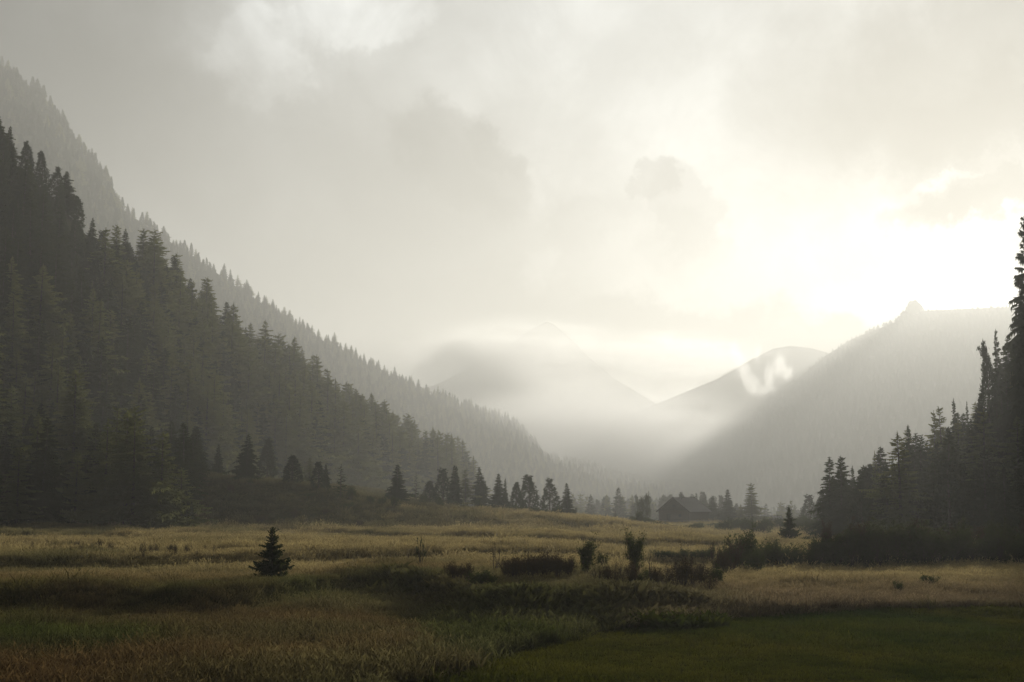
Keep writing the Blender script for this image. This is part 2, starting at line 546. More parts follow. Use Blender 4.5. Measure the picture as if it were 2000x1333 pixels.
HC = Hill('sunward_hill',
          [(1200, 986, 3695), (1350, 898, 3842), (1450, 822, 3906), (1560, 738, 3970), (1610, 696, 3991), (1660, 665, 4012), (1740, 634, 4012), (1770, 618, 4012), (1800, 608, 4012), (1900, 603, 4012), (2000, 600, 3991), (2150, 590, 3947), (2400, 590, 3885), (2700, 600, 3800)],
          [(244, 2344), (356, 2156), (431, 2025), (506, 1875), (535, 1800), (562, 1744), (600, 1688), (619, 1669), (638, 1650), (694, 1594), (750, 1538), (844, 1500), (1031, 1462), (1312, 1462)],
          M_ALP, back=650, n=200, rough=26.0, seed=25, lump=190, prof=1.0)
HD = Hill('shaded_forest_slope',
          [(1610, 1080, 220), (1665, 1040, 250), (1755, 985, 270), (1850, 930, 282), (1920, 862, 288), (1990, 765, 288), (2080, 620, 285), (2250, 440, 275), (2550, 300, 260)],
          [(46, 168), (52, 164), (58, 158), (66, 152), (72, 148), (78, 145), (86, 142), (98, 136), (118, 128)],
          M_FLOOR, back=110, n=70, rough=2.0, seed=35, lump=25)
HE = Hill('distant_peak',
          [(700, 800, 4544), (850, 752, 4590), (940, 712, 4659), (1000, 672, 4693), (1040, 643, 4705), (1068, 628, 4705), (1082, 632, 4705), (1110, 655, 4689), (1150, 697, 4656), (1200, 738, 4616), (1300, 800, 4554), (1450, 850, 4489), (1600, 860, 4489)],
          [(-551, 3993), (-321, 3993), (-138, 3983), (0, 3970), (92, 3958), (138, 3947), (173, 3947), (230, 3924), (298, 3902), (413, 3879), (620, 3856), (918, 3902), (1193, 4039)],
          M_ALP, back=200, n=170, rough=42.0, seed=45, lump=190, prof=1.0)
HF = Hill('rounded_far_hill',
          [(1000, 905, 4055), (1180, 832, 4163), (1280, 790, 4248), (1400, 742, 4354), (1470, 702, 4397), (1510, 682, 4417), (1545, 676, 4417), (1585, 680, 4417), (1620, 690, 4417), (1720, 720, 4397), (1900, 740, 4374)],
          [(0, 3397), (298, 3397), (482, 3397), (688, 3442), (826, 3488), (895, 3534), (964, 3580), (1033, 3626), (1102, 3672), (1285, 3787), (1606, 3902)],
          M_ALP, back=200, n=140, rough=18.0, seed=55, lump=220, prof=0.9)


# ------------------------------------------------------------------ haze
def build_haze():
    x0, x1, y0, y1, z0, z1 = -1900, 3700, -160, 5350, -45, 705
    V = [(x, y, z) for x in (x0, x1) for y in (y0, y1) for z in (z0, z1)]
    Fc = [(0, 1, 3, 2), (4, 6, 7, 5), (0, 4, 5, 1), (2, 3, 7, 6), (0, 2, 6, 4), (1, 5, 7, 3)]
    me = mesh_np('haze', V, Fc)
    m, N = mat_new('haze_air')
    v = N.node('ShaderNodeVolumePrincipled')
    v.inputs['Color'].default_value = rgb(0.96, 0.965, 0.935)
    v.inputs['Density'].default_value = HAZE_DENSITY
    v.inputs['Anisotropy'].default_value = HAZE_G
    o = N.node('ShaderNodeOutputMaterial')
    N.link(v.outputs[0], o.inputs['Volume'])
    link('haze', me, m, kind='stuff')


build_haze()


# ------------------------------------------------------------------ plant meshes
def tube(path, radii, sides=5):
    path = np.asarray(path, float); V = []; Fc = []
    for i, p in enumerate(path):
        d = path[min(i + 1, len(path) - 1)] - path[max(i - 1, 0)]
        d = d / (np.linalg.norm(d) + 1e-9)
        a = np.cross(d, [0.31, 0.95, 0.05]); a /= np.linalg.norm(a) + 1e-9
        b = np.cross(d, a)
        for k in range(sides):
            t = 2 * math.pi * k / sides
            V.append(p + radii[i] * (math.cos(t) * a + math.sin(t) * b))
    for i in range(len(path) - 1):
        for k in range(sides):
            q0 = i * sides + k; q1 = i * sides + (k + 1) % sides
            Fc += [(q0, q1, q1 + sides), (q0, q1 + sides, q0 + sides)]
    return V, Fc


class TM:
    def __init__(self):
        self.V = []; self.F = []

    def tri(self, a, b, c):
        n = len(self.V); self.V += [a, b, c]; self.F.append((n, n + 1, n + 2))

    def add(self, V, Fc):
        n = len(self.V); self.V += list(V); self.F += [(a + n, b + n, c + n) for a, b, c in Fc]

    def mesh(self, name, mat):
        me = mesh_np(name, np.array(self.V), np.array(self.F))
        me.materials.append(mat)
        return me


def conifer(seed, h=20.0, R=3.4, nwh=30, nbr=7, droop=0.45, up=0.12, base=0.06, K=6, tw=0.30, pw=0.9, irr=0.25, lift=0.3, stubs=False):
    r = np.random.default_rng(seed)
    cr, tr = TM(), TM()
    bend = r.normal(0, 0.012 * h, 2)
    axis = lambda t: np.array([bend[0] * t * t, bend[1] * t * t, h * t])
    tr.add(*tube([axis(t) - np.array([0, 0, 0.6 if t == 0 else 0]) for t in np.linspace(0, 0.99, 8)], [0.018 * h * (1 - 0.95 * t) + 0.012 for t in np.linspace(0, 1, 8)], 6))
    side_gain = [1 + irr * r.normal() for _ in range(8)]
    for i in range(nwh):
        t = base + (1 - base) * ((i + 0.4 * r.random()) / nwh) ** 0.92
        L0 = R * (1 - t) ** pw / (1 - base) ** pw + 0.018 * h * (1 - t) + 0.12
        a0 = r.random() * 6.28
        wg = 1 + irr * r.normal()
        nb = max(4, int(round(nbr * (0.55 + 0.6 * (1 - t)))))
        for j in range(nb):
            a = a0 + 6.283 * j / nb + r.normal(0, 0.25)
            L = L0 * wg * r.uniform(0.72, 1.12) * (0.75 + 0.25 * side_gain[int(a * 8 / 6.2832) % 8])
            if r.random() < 0.05:
                L *= 1.3
            L = max(L, 0.15)
            dr = np.array([math.cos(a), math.sin(a), 0]); sdv = np.array([-dr[1], dr[0], 0])
            z0 = axis(t) + np.array([0, 0, r.normal(0, 0.55 * h / nwh)])
            steep = up + 0.55 * max(0, t - 0.75) / 0.25
            dd = droop * (1 - 0.6 * t) * r.uniform(0.7, 1.3)
            pos = lambda s: z0 + dr * L * s + np.array([0, 0, L * (steep * s - dd * s * s + lift * dd * s ** 4)])
            k_n = max(3, int(round(K * (0.45 + 0.65 * L / R))))
            for k in range(k_n):
                s = 0.12 + 0.88 * (k + 0.5) / k_n
                p = pos(s); q = pos(min(1.0, s + 0.9 / k_n)); b = pos(max(0.0, s - 0.5 / k_n))
                w = (tw * L * (1.0 - 0.72 * s) + 0.02 * h * 0.6) * r.uniform(0.65, 1.25)
                for sg in (-1, 1):
                    tip = p + sg * sdv * w + dr * w * r.uniform(0.3, 0.9) + np.array([0, 0, -w * r.uniform(0.05, 0.6)])
                    cr.tri(b, q, tip)
                if r.random() < 0.9:
                    cr.tri(b, q, p + np.array([0, 0, -w * r.uniform(0.4, 0.9)]) + dr * 0.2 * w)
            e = pos(1.0); e0 = pos(0.85)
            cr.tri(e0 + sdv * 0.05 * L, e0 - sdv * 0.05 * L, e + dr * 0.12 * L)
    for k in range(4):
        a = k * 1.571 + 0.3
        v = np.array([math.cos(a), math.sin(a), 0]) * 0.010 * h
        top = axis(1.0) + np.array([0, 0, 0.02 * h])
        cr.tri(axis(0.955) + v, axis(0.955) - v, top)
    if stubs:
        for k in range(10):
            t = r.uniform(0.04, 0.3); a = r.random() * 6.28; L = r.uniform(0.3, 0.8) * R * 0.5
            p = axis(t); tr.add(*tube([p, p + np.array([math.cos(a) * L, math.sin(a) * L, -0.15 * L])], [0.04, 0.01], 3))
    return tr, cr


def stone_pine(seed, h=16.0, R=2.9, ncl=190, nt=22, base=0.08, c0=0.75, pw=3.0):
    r = np.random.default_rng(seed)
    cr, tr = TM(), TM()
    tr.add(*tube([np.array([0, 0, -0.6])] + [np.array([0.02 * h * math.sin(3 * t), 0.0, h * t]) for t in np.linspace(0.1, 0.95, 7)], [0.022 * h] + [0.02 * h * (1 - 0.95 * t) + 0.015 for t in np.linspace(0.1, 0.95, 7)], 6))
    lob = [r.uniform(0.8, 1.18) for _ in range(9)]
    tops = [(r.uniform(0, 6.28), r.uniform(0.05, 0.26) * R, r.uniform(0.91, 1.0)) for _ in range(3)]
    for i in range(ncl):
        q = ((i + 0.5) / ncl) ** 0.85
        t = base + (1 - base) * q
        a = i * 2.39996 + r.normal(0, 0.3)
        prof = (1 - q ** (0.75 * pw)) ** 0.8 * (0.66 + 0.34 * (1 - q)) * (0.8 + 0.2 * min(1, q / 0.15))
        rr = R * prof * lob[int(a * 9 / 6.2832) % 9] * r.uniform(0.55, 1.0) ** 0.6
        z = h * t * (0.985 if q < 0.9 else 1.0) - 0.12 * rr
        c = np.array([rr * math.cos(a), rr * math.sin(a), z])
        if q > 0.86:
            tp = tops[i % 3]
            c = np.array([tp[1] * math.cos(tp[0]), tp[1] * math.sin(tp[0]), h * (0.86 + (tp[2] - 0.86) * (q - 0.86) / 0.14)]) + r.normal(0, 0.11 * R, 3) * np.array([1, 1, 0.5])
        out = np.array([math.cos(a) * 0.8, math.sin(a) * 0.8, 0.75])
        cs = c0 * r.uniform(0.7, 1.25) * h / 16 * (1.08 - 0.42 * q)
        for k in range(nt):
            o = r.normal(0, 0.42, 3) * cs * np.array([1, 1, 0.85])
            d = out * 0.8 + r.normal(0, 0.7, 3); d /= np.linalg.norm(d)
            sd_ = np.cross(d, r.normal(0, 1, 3)); sd_ /= np.linalg.norm(sd_) + 1e-6
            l = cs * r.uniform(0.55, 1.0); w = cs * r.uniform(0.14, 0.3)
            cr.tri(c + o - sd_ * w, c + o + sd_ * w, c + o + d * l)
        if i % 4 == 0:
            tr.add(*tube([np.array([0, 0, z - 0.25 * rr]), c], [0.05, 0.02], 3))
    return tr, cr


def shrub(seed, h=3.0, spread=0.75, nstem=9, depth=3, leaves=1500, leaf=0.13, leafband=0.25, r0=0.05, upw=0.5, lean=(0, 0), nkid=3):
    """stems that fork upward from the ground, leaves along the outer twigs"""
    r = np.random.default_rng(seed)
    st, lf = TM(), TM()
    tips = []

    def grow(p, d, L, rad, lev):
        pts = [p]; dd = d.copy()
        for k in range(3):
            dd = dd + r.normal(0, 0.16, 3) + np.array([0, 0, 0.08 * upw]); dd /= np.linalg.norm(dd)
            pts.append(pts[-1] + dd * L / 3)
        st.add(*tube(pts, [rad, rad * 0.85, rad * 0.7, rad * 0.5], 4 if lev == 0 else 3))
        if lev >= 1:
            tips.append((pts[1], pts[3], lev))
        if lev < depth:
            for k in range(nkid + int(r.random() < 0.4)):
                q = pts[1 + int(r.integers(0, 3))] if k else pts[3]
                nd = dd + r.normal(0, 0.55, 3) + np.array([0, 0, 0.3 * upw]); nd /= np.linalg.norm(nd)
                grow(q, nd, L * r.uniform(0.5, 0.78), rad * 0.55, lev + 1)
    for i in range(nstem):
        a = 6.283 * i / nstem + r.normal(0, 0.3)
        b = r.uniform(0.1, 1.0) * spread
        d = np.array([math.cos(a) * b + lean[0], math.sin(a) * b + lean[1], 1.0]); d /= np.linalg.norm(d)
        p = np.array([math.cos(a), math.sin(a), 0]) * 0.12 * h * spread * r.random(); p[2] = -0.15
        grow(p, d, h * r.uniform(0.38, 0.55), r0 * h / 3, 0)
    tip = [q for q in tips if q[2] >= min(depth, 2)] or tips
    for k in range(leaves):
        a, b, _ = tip[int(r.integers(0, len(tip)))]
        c = a + (b - a) * r.uniform(0.1, 1.1) + r.normal(0, leafband * 0.5, 3) * h / 3
        if c[2] < 0.05:
            continue
        d = r.normal(0, 1, 3); d /= np.linalg.norm(d); e = np.cross(d, r.normal(0, 1, 3)); e /= np.linalg.norm(e) + 1e-6
        l = leaf * r.uniform(0.6, 1.3)
        lf.tri(c - e * l * 0.35, c + e * l * 0.35, c + d * l)
    return st, lf


PROTO = {}


def proto(key, gen, mat_leaf, mat_wood=None, **kw):
    w, c = gen(**kw)
    V = np.array(c.V if c.V else w.V)
    tot = np.vstack([np.array(w.V), V]) if c.V else V
    PROTO.setdefault(key, []).append(dict(wood=w.mesh(key + '_wood', mat_wood or M_BARK), leaf=c.mesh(key + '_leaf', mat_leaf) if c.V else None,
                                          h=float(np.percentile(tot[:, 2], 97.0)) if gen is shrub and c.V else float(tot[:, 2].max()), w=float(np.percentile(np.hypot(tot[:, 0], tot[:, 1]), 97)) * 2))


for k in range(5):
    proto('spruce', conifer, M_SPRUCE, seed=10 + k, h=20, R=[4.0, 4.4, 3.6, 4.7, 4.1][k], nwh=[42, 40, 44, 38, 42][k], nbr=10, K=7, tw=0.48, droop=0.4 + 0.05 * k, pw=[0.78, 0.72, 0.82, 0.68, 0.85][k], stubs=True)
for k in range(4):
    proto('larch', conifer, M_LARCH, seed=30 + k, h=24, R=[5.0, 4.4, 5.4, 4.7][k], nwh=38, nbr=9, K=9, tw=0.32, droop=0.35, up=0.02, base=0.14, irr=0.38, lift=0.6, pw=[0.7, 0.8, 0.65, 0.75][k], stubs=True)
for k in range(5):
    proto('pine', stone_pine, M_PINE, seed=50 + k, h=16, R=[2.9, 3.3, 2.6, 3.1, 3.6][k], pw=[3.0, 2.4, 3.6, 2.2, 2.8][k])
proto('lone', conifer, M_SPRUCE, seed=77, h=4.2, R=1.6, nwh=36, nbr=10, K=8, tw=0.36, droop=0.30, up=0.20, base=0.10, pw=0.86, irr=0.36, lift=0.8)
proto('open', conifer, M_SPRUCE, seed=79, h=9, R=2.2, nwh=15, nbr=7, K=8, tw=0.2, droop=0.3, up=0.1, base=0.06, pw=0.9, irr=0.25, lift=1.0)
for k in range(4):
    proto('leafy', shrub, M_LEAF, M_TWIG, seed=100 + k, h=3, nstem=9, depth=3, leaves=2600, leaf=0.17, spread=[0.8, 0.55, 1.0, 0.7][k], leafband=0.32)
for k in range(4):
    proto('brown', shrub, M_BROWNLEAF, M_TWIG, seed=120 + k, h=3, nstem=14, depth=3, leaves=2000, leaf=0.15, spread=[0.6, 0.9, 0.75, 0.5][k], leafband=0.2, upw=0.9)
for k in range(3):
    proto('twiggy', shrub, M_BROWNLEAF, M_TWIG, seed=140 + k, h=3, nstem=11, depth=3, leaves=700, leaf=0.13, spread=[1.0, 0.8, 1.2][k], leafband=0.15)
proto('column', shrub, M_LEAF, M_TWIG, seed=160, h=4, nstem=8, depth=3, leaves=4200, leaf=0.17, spread=0.22, leafband=0.36, upw=0.9)
proto('roundtree', shrub, M_LEAF, M_BARK, seed=171, h=8, nstem=3, depth=4, leaves=4200, leaf=0.34, spread=0.5, leafband=0.28, r0=0.06)
proto('bare', shrub, M_BROWNLEAF, M_TWIG, seed=181, h=2.4, nstem=2, depth=4, leaves=0, spread=0.55, r0=0.12, upw=0.3, lean=(-0.12, 0), nkid=3)
proto('sprig', shrub, M_LEAF, M_TWIG, seed=192, h=2.4, nstem=6, depth=2, leaves=220, leaf=0.16, spread=0.42, r0=0.07, upw=0.9, leafband=0.12, nkid=2)
proto('dead', shrub, M_BROWNLEAF, M_TWIG, seed=203, h=2.8, nstem=2, depth=3, leaves=0, spread=0.5, r0=0.17, upw=0.2, lean=(-0.3, 0), nkid=3)

rnd = random.Random(4)


def plant(key, var, name, loc, h, label, cat, group=None, wpx=None, rz=None, parts=('trunk', 'crown'), wfac=None):
    """one plant: an Empty at its foot with wood and foliage as children"""
    pr = PROTO[key][var % len(PROTO[key])]
    sz = h / pr['h']
    sx = sz * (wfac or rnd.uniform(0.85, 1.3)) if wpx is None else wpx / pr['w']
    o = thing(name, loc, label, cat, group, rz=rnd.random() * 6.28 if rz is None else rz, s=(sx, sx, sz))
    link(parts[0], pr['wood'], parent=o)
    if pr['leaf'] is not None:
        link(parts[1], pr['leaf'], parent=o)
    return o


def on_ground(u, v, Y=None):
    """foot of a thing: where the line of sight meets the meadow, or at a known distance"""
    if Y is not None:
        x = (u - 1000) / F * (Y * cP)
        return np.array([x, Y, float(gh(x, Y))])
    d = ray(u, v)
    ts = np.arange(20, 600, 0.2)
    X, Yv, Z = d[0] * ts / d[1], ts, H + d[2] * ts / d[1]
    g = gh(X, Yv)
    k = int(np.argmax(Z < g)) if (Z < g).any() else len(ts) - 1
    return np.array([X[k], Yv[k], float(g[k])])


# ------------------------------------------------------------------ instancing for what cannot be counted
_src = {}


def source(me_list, key):
    """unlinked source object that joins wood and foliage"""
    if key in _src:
        return _src[key]
    V = []; Fc = []; mi = []; n = 0; mats = []
    for k, me in enumerate(me_list):
        a = np.zeros(len(me.vertices) * 3, np.float32); me.vertices.foreach_get('co', a); a = a.reshape(-1, 3)
        f = np.zeros(len(me.loops), np.int32); me.loops.foreach_get('vertex_index', f); f = f.reshape(-1, 3)
        V.append(a); Fc.append(f + n); mi.append(np.full(len(f), k, np.int32)); n += len(a); mats.append(me.materials[0])
    me = mesh_np(key, np.vstack(V), np.vstack(Fc))
    for m in mats:
        me.materials.append(m)
    me.polygons.foreach_set('material_index', np.concatenate(mi))
    o = bpy.data.objects.new(key, me)
    _src[key] = o
    return o


def scatter(name, sources, pos, rot, scl, idx, label, tint=None, extra=None):
    n = len(pos)
    me = bpy.data.meshes.new(name)
    me.vertices.add(n)
    me.vertices.foreach_set('co', np.asarray(pos, np.float32).ravel())
    for nm, ty, dat in (('rot', 'FLOAT_VECTOR', rot), ('scl', 'FLOAT_VECTOR', scl)):
        a = me.attributes.new(nm, ty, 'POINT'); a.data.foreach_set('vector', np.asarray(dat, np.float32).ravel())
    a = me.attributes.new('idx', 'INT', 'POINT'); a.data.foreach_set('value', np.asarray(idx, np.int32))
    if tint is not None:
        a = me.attributes.new('tint', 'FLOAT_VECTOR', 'POINT'); a.data.foreach_set('vector', np.asarray(tint, np.float32).ravel())
    o = link(name, me, kind='stuff', label=label)
    for k, v in (extra or {}).items():
        o[k] = v
    ng = bpy.data.node_groups.new(name, 'GeometryNodeTree')
    ng.interface.new_socket('Geometry', in_out='INPUT', socket_type='NodeSocketGeometry')
    ng.interface.new_socket('Geometry', in_out='OUTPUT', socket_type='NodeSocketGeometry')
    nd, lk = ng.nodes, ng.links
    gi, go = nd.new('NodeGroupInput'), nd.new('NodeGroupOutput')
    ip = nd.new('GeometryNodeInstanceOnPoints')
    gti = nd.new('GeometryNodeGeometryToInstance')
    for s in reversed(sources):
        oi = nd.new('GeometryNodeObjectInfo'); oi.inputs['Object'].default_value = s; oi.inputs['As Instance'].default_value = False
        lk.new(oi.outputs['Geometry'], gti.inputs[0])

    def attr(nm, ty):
        q = nd.new('GeometryNodeInputNamedAttribute'); q.data_type = ty; q.inputs['Name'].default_value = nm
        return q.outputs[0]
    lk.new(gi.outputs[0], ip.inputs['Points'])
    lk.new(gti.outputs[0], ip.inputs['Instance'])
    ip.inputs['Pick Instance'].default_value = True
    lk.new(attr('idx', 'INT'), ip.inputs['Instance Index'])
    er = nd.new('FunctionNodeEulerToRotation')
    lk.new(attr('rot', 'FLOAT_VECTOR'), er.inputs[0]); lk.new(er.outputs[0], ip.inputs['Rotation'])
    lk.new(attr('scl', 'FLOAT_VECTOR'), ip.inputs['Scale'])
    lk.new(ip.outputs[0], go.inputs[0])
    md = o.modifiers.new('scatter', 'NODES'); md.node_group = ng
    return o


TREES = ['spruce', 'larch', 'pine']
TREE_SRC = []
TREE_OF = {}
for kname in TREES:
    TREE_OF[kname] = []
    for i, pr in enumerate(PROTO[kname]):
        TREE_OF[kname].append(len(TREE_SRC))
        TREE_SRC.append(source([pr['wood'], pr['leaf']], 'source_%s_%d' % (kname, i)))


def tree_stuff(name, items, label):
    """items: (pos, kind, variant, height)"""
    pos, rot, scl, idx = [], [], [], []
    for p, kd, var, h in items:
        pr = PROTO[kd][var]
        s = h / pr['h']
        pos.append(p); rot.append((rnd.gauss(0, 0.025), rnd.gauss(0, 0.025), rnd.random() * 6.28))
        w = s * rnd.uniform(0.85, 1.25)
        scl.append((w, w, s)); idx.append(TREE_OF[kd][var])
    return scatter(name, TREE_SRC, pos, rot, scl, idx, label)


# ------------------------------------------------------------------ woods on the slopes
def uv_of(p):
    q = np.asarray(p, float) - np.array([0, 0, H])
    dep = q[1] * cP + q[2] * sP
    return 1000 + F * q[0] / dep, 666.5 - F * (q[2] * cP - q[1] * sP) / dep, dep


def zone(it):
    return ' on the ridge' if it[5] > 0.85 else (' at the foot' if it[5] < 0.2 else ' on mid slope')


def wood_label(labels, it, wf):
    mean = {'spruce': 17, 'larch': 19, 'pine': 13.5}[it[1]]
    size = 'tall' if it[3] > mean * 1.12 else ('short' if it[3] < mean * 0.85 else 'middling')
    slim = ' slim ' if wf < 0.98 else (' broad ' if wf > 1.16 else ' ')
    where = {' on the ridge': ', on its ridge', ' at the foot': ', at its foot', ' on mid slope': ', midway up'}[zone(it)]
    k = [i for i, lim in enumerate((0.3, 0.5, 0.7, 1.1)) if it[4] < lim][0]
    return size + slim + labels[it[1]] + where + labels['along'][k]


def wood(hill, seed, count, mind, kindfn, hfn, n_single, labels, group, stuffname, stufflabel, jmin=0.0):
    g = np.random.default_rng(seed)
    items = []
    for w, t, s in hill.scatter(g, count, mind, jmin=jmin):
        kd = kindfn(t, s, g)
        h = hfn(t, s, kd, g)
        items.append((w - np.array([0, 0, 0.3]), kd, int(g.integers(0, len(PROTO[kd]))), h, t, s))
    rank = []
    for k, it in enumerate(items):
        u, v, dep = uv_of(it[0])
        seen = -60 < u < 2060
        edge = 1.0 if (it[5] > 0.9 or it[5] < 0.16) else 0.62
        rank.append((-(it[3] / dep) * edge if seen else 1.0, k))
    rank.sort()
    single = set(k for q, k in rank[:n_single] if q < 0)
    rest = []
    for k, it in enumerate(items):
        if k in single:
            wf = rnd.uniform(0.85, 1.3)
            plant(it[1], it[2], {'spruce': 'spruce_tree', 'larch': 'larch_tree', 'pine': 'stone_pine_tree'}[it[1]], it[0], it[3], wood_label(labels, it, wf), 'tree', group[it[1]] + zone(it), wfac=wf)
        else:
            rest.append(it[:4])
    if rest:
        tree_stuff(stuffname, rest, stufflabel)


def kinds_a(t, s, g):
    # pines high up at the upper end, larches lower down and towards the spur's end
    q = g.random()
    if t < 0.36 and s > 0.55:
        return 'pine' if q < 0.75 else 'spruce'
    if t > 0.45:
        return 'larch' if q < 0.62 else ('spruce' if q < 0.88 else 'pine')
    return 'larch' if q < 0.3 else ('spruce' if q < 0.8 else 'pine')


def h_a(t, s, kd, g):
    b = {'spruce': 19, 'larch': 22, 'pine': 15}[kd]
    if s > 0.8:
        b *= 0.85
    return b * g.uniform(0.68, 1.2) * (1 + 0.85 * max(0.0, t - 0.3) / 0.7)


wood(HA, 7, 1350, 4.8, kinds_a, h_a, 190,
     {'spruce': 'dark spruce in the near wood', 'larch': 'pale larch in the near wood', 'pine': 'stone pine in the near wood',
      'along': (', towards its high end', ', above the meadow corner', ', above the terrace', ', towards the tree clump')},
     {'spruce': 'spruces of the near wood', 'larch': 'larches of the near wood', 'pine': 'stone pines of the near wood'},
     'near_wood', 'dense mixed conifers deeper in the near wood')
wood(HB, 17, 10500, 6.8, lambda t, s, g: 'pine' if (t < 0.45 and g.random() < 0.6) else ('larch' if g.random() < 0.4 else 'spruce'),
     lambda t, s, kd, g: {'spruce': 21, 'larch': 22, 'pine': 18}[kd] * g.uniform(0.42, 1.12) * (0.4 if g.random() < 0.12 else 1.0), 0, {}, {}, 'far_wood', 'hazy conifer forest covering the far slope')
wood(HD, 27, 420, 4.2, lambda t, s, g: 'spruce' if g.random() < 0.62 else ('larch' if g.random() < 0.5 else 'pine'),
     lambda t, s, kd, g: {'spruce': 15, 'larch': 16, 'pine': 12}[kd] * g.uniform(0.6, 1.15), 95,
     {'spruce': 'dark spruce in the shaded wood', 'larch': 'feathery larch in the shaded wood', 'pine': 'stone pine in the shaded wood',
      'along': (', at its field corner', ', above the shed', ', beyond the shed', ', towards its high end')},
     {'spruce': 'spruces of the shaded wood', 'larch': 'larches of the shaded wood', 'pine': 'stone pines of the shaded wood'},
     'shaded_wood', 'dense dark conifers deeper in the shaded wood', jmin=0.12)
wood(HC, 37, 8000, 13.0, lambda t, s, g: 'spruce' if g.random() < 0.7 else 'pine',
     lambda t, s, kd, g: g.uniform(16, 28) * (1.0 if s < 0.85 else 0.5), 0, {}, {}, 'hill_wood', 'hazy forest on the face of the hill below the sun')

# trees on the valley floor behind the meadow, fading into the haze
g = np.random.default_rng(77)
items = []
for k in range(420):
    Yv = g.uniform(580, 1500); u = g.uniform(1100, 1640)
    x = (u - 1000) / F * Yv
    kd = ['spruce', 'larch', 'pine'][int(g.integers(0, 3))]
    items.append((np.array([x, Yv, float(gh(x, Yv)) - 0.3]), kd, int(g.integers(0, 4)), g.uniform(14, 27) * (1.0 if u < 1400 else 0.8)))
tree_stuff('valley_wood', items, 'hazy conifers on the valley floor behind the farm hut')


# ------------------------------------------------------------------ single trees on terrace and meadow
def tree_px(key, var, name, u, vtop, Y, label, wpx=None, group=None, vbase=None, cat='tree', dz=0.0, parts=('trunk', 'crown')):
    p = on_ground(u, vbase or 1000, None if Y is None else Y)
    p[2] += dz
    top = P(u, vtop, p[1])[2]
    h = max(0.4, top - p[2])
    w = None if wpx is None else wpx / F * p[1]
    return plant(key, var, name, p, h, label, cat, group, wpx=w, parts=parts)


tree_px('lone', 0, 'spruce_tree', 531, 1029, None, 'small black spruce standing alone in the open meadow', 68, vbase=1137)
tree_px('spruce', 3, 'spruce_tree', 480, 848, 243, 'broad dark spruce, tallest of the trees on the grassy terrace', 56)
tree_px('pine', 2, 'stone_pine_tree', 570, 889, 242, 'slim dark stone pine standing alone on the terrace edge', 42)
tree_px('pine', 0, 'stone_pine_tree', 621, 901, 243, 'stubby stone pine beside a thin spruce on the terrace edge', 34)
tree_px('spruce', 2, 'spruce_tree', 636, 906, 246, 'thin spruce leaning in behind the stubby stone pine', 22)
tree_px('open', 0, 'spruce_tree', 665, 905, 241, 'open branched spruce at the lower end of the terrace', 40)
tree_px('pine', 1, 'stone_pine_tree', 521, 855, 298, 'pale rounded stone pine behind the terrace', 42)
tree_px('larch', 1, 'larch_tree', 604, 892, 283, 'slender hazy larch behind the terrace pines', 30)
tree_px('spruce', 1, 'spruce_tree', 775, 906, 268, 'wide bottomed spruce standing apart below the terrace', 52)
tree_px('open', 0, 'spruce_tree', 812, 922, 314, 'faint sparse spruce behind the clump of trees', 30)
CL = 'trees of the clump at the meadow end'
tree_px('pine', 3, 'stone_pine_tree', 838, 938, 310, 'low bushy stone pine at the terrace end of the tree clump', 34)
tree_px('pine', 4, 'stone_pine_tree', 864, 911, 314, 'wide stone pine rising beside the twin topped spruce', 44)
tree_px('spruce', 0, 'spruce_tree', 886, 908, 306, 'narrow twin topped spruce in front of the tree clump', 30)
tree_px('spruce', 2, 'spruce_tree', 890.5, 909, 307, 'second top close against the narrow spruce of the clump', 26)
tree_px('larch', 0, 'larch_tree', 909, 916, 337, 'pale larch behind the narrow spruce of the clump', 40)
tree_px('spruce', 3, 'spruce_tree', 939, 912, 343, 'pale pyramid spruce at the back of the tree clump', 46)
tree_px('spruce', 1, 'spruce_tree', 973, 924, 321, 'dense grey spruce closing the tree clump', 42)
tree_px('spruce', 4, 'spruce_tree', 987, 934, 335, 'slight spruce tucked behind the dense grey spruce', 24)
tree_px('pine', 0, 'stone_pine_tree', 1008, 941, 331, 'small stone pine leaning on the broadest stone pine', 32)
tree_px('pine', 1, 'stone_pine_tree', 1032, 926, 328, 'broadest stone pine with three round tops', 48)
tree_px('pine', 4, 'stone_pine_tree', 1074, 931, 328, 'twin topped stone pine next to the end spruce of the clump', 42)
tree_px('spruce', 0, 'spruce_tree', 1108, 943, 331, 'end spruce of the clump beside the open field', 30)
tree_px('spruce', 4, 'spruce_tree', 1097, 982, 295, 'knee high spruce in front of the end spruce', 14)
tree_px('leafy', 0, 'bush', 1121, 994, 320, 'round bush at the foot of the end spruce', 14, cat='bush', parts=('stem', 'foliage'))
tree_px('spruce', 1, 'spruce_sapling', 1160, 999, 452, 'tiny spruce sapling on the field edge farther from the hut', 7)
tree_px('spruce', 3, 'spruce_sapling', 1202, 997, 446, 'spruce sapling on the field edge between the tiny sapling and the hut', 11)
tree_px('roundtree', 0, 'broadleaf_tree', 1263, 971, 392, 'round leafy tree beside the gable of the hut', 40)
tree_px('spruce', 2, 'spruce_tree', 1391, 970, 432, 'small spruce next to the far end of the hut roof', 36)
tree_px('spruce', 1, 'spruce_tree', 1422, 955, 420, 'pointed spruce between the small spruce and the tall feathery larch', 40)
tree_px('larch', 2, 'larch_tree', 1468, 943, 412, 'tall feathery larch, highest of the trees near the hut', 62)
tree_px('larch', 3, 'larch_tree', 1447, 985, 418, 'low larch at the foot of the tall feathery larch', 34)
tree_px('spruce', 0, 'spruce_tree', 1361, 962, 520, 'faint spruce tip showing above the hut roof', 20)
tree_px('pine', 4, 'stone_pine_tree', 1580, 963, 392, 'rounded stone pine, stouter of a pair near the tiny cabin', 40)
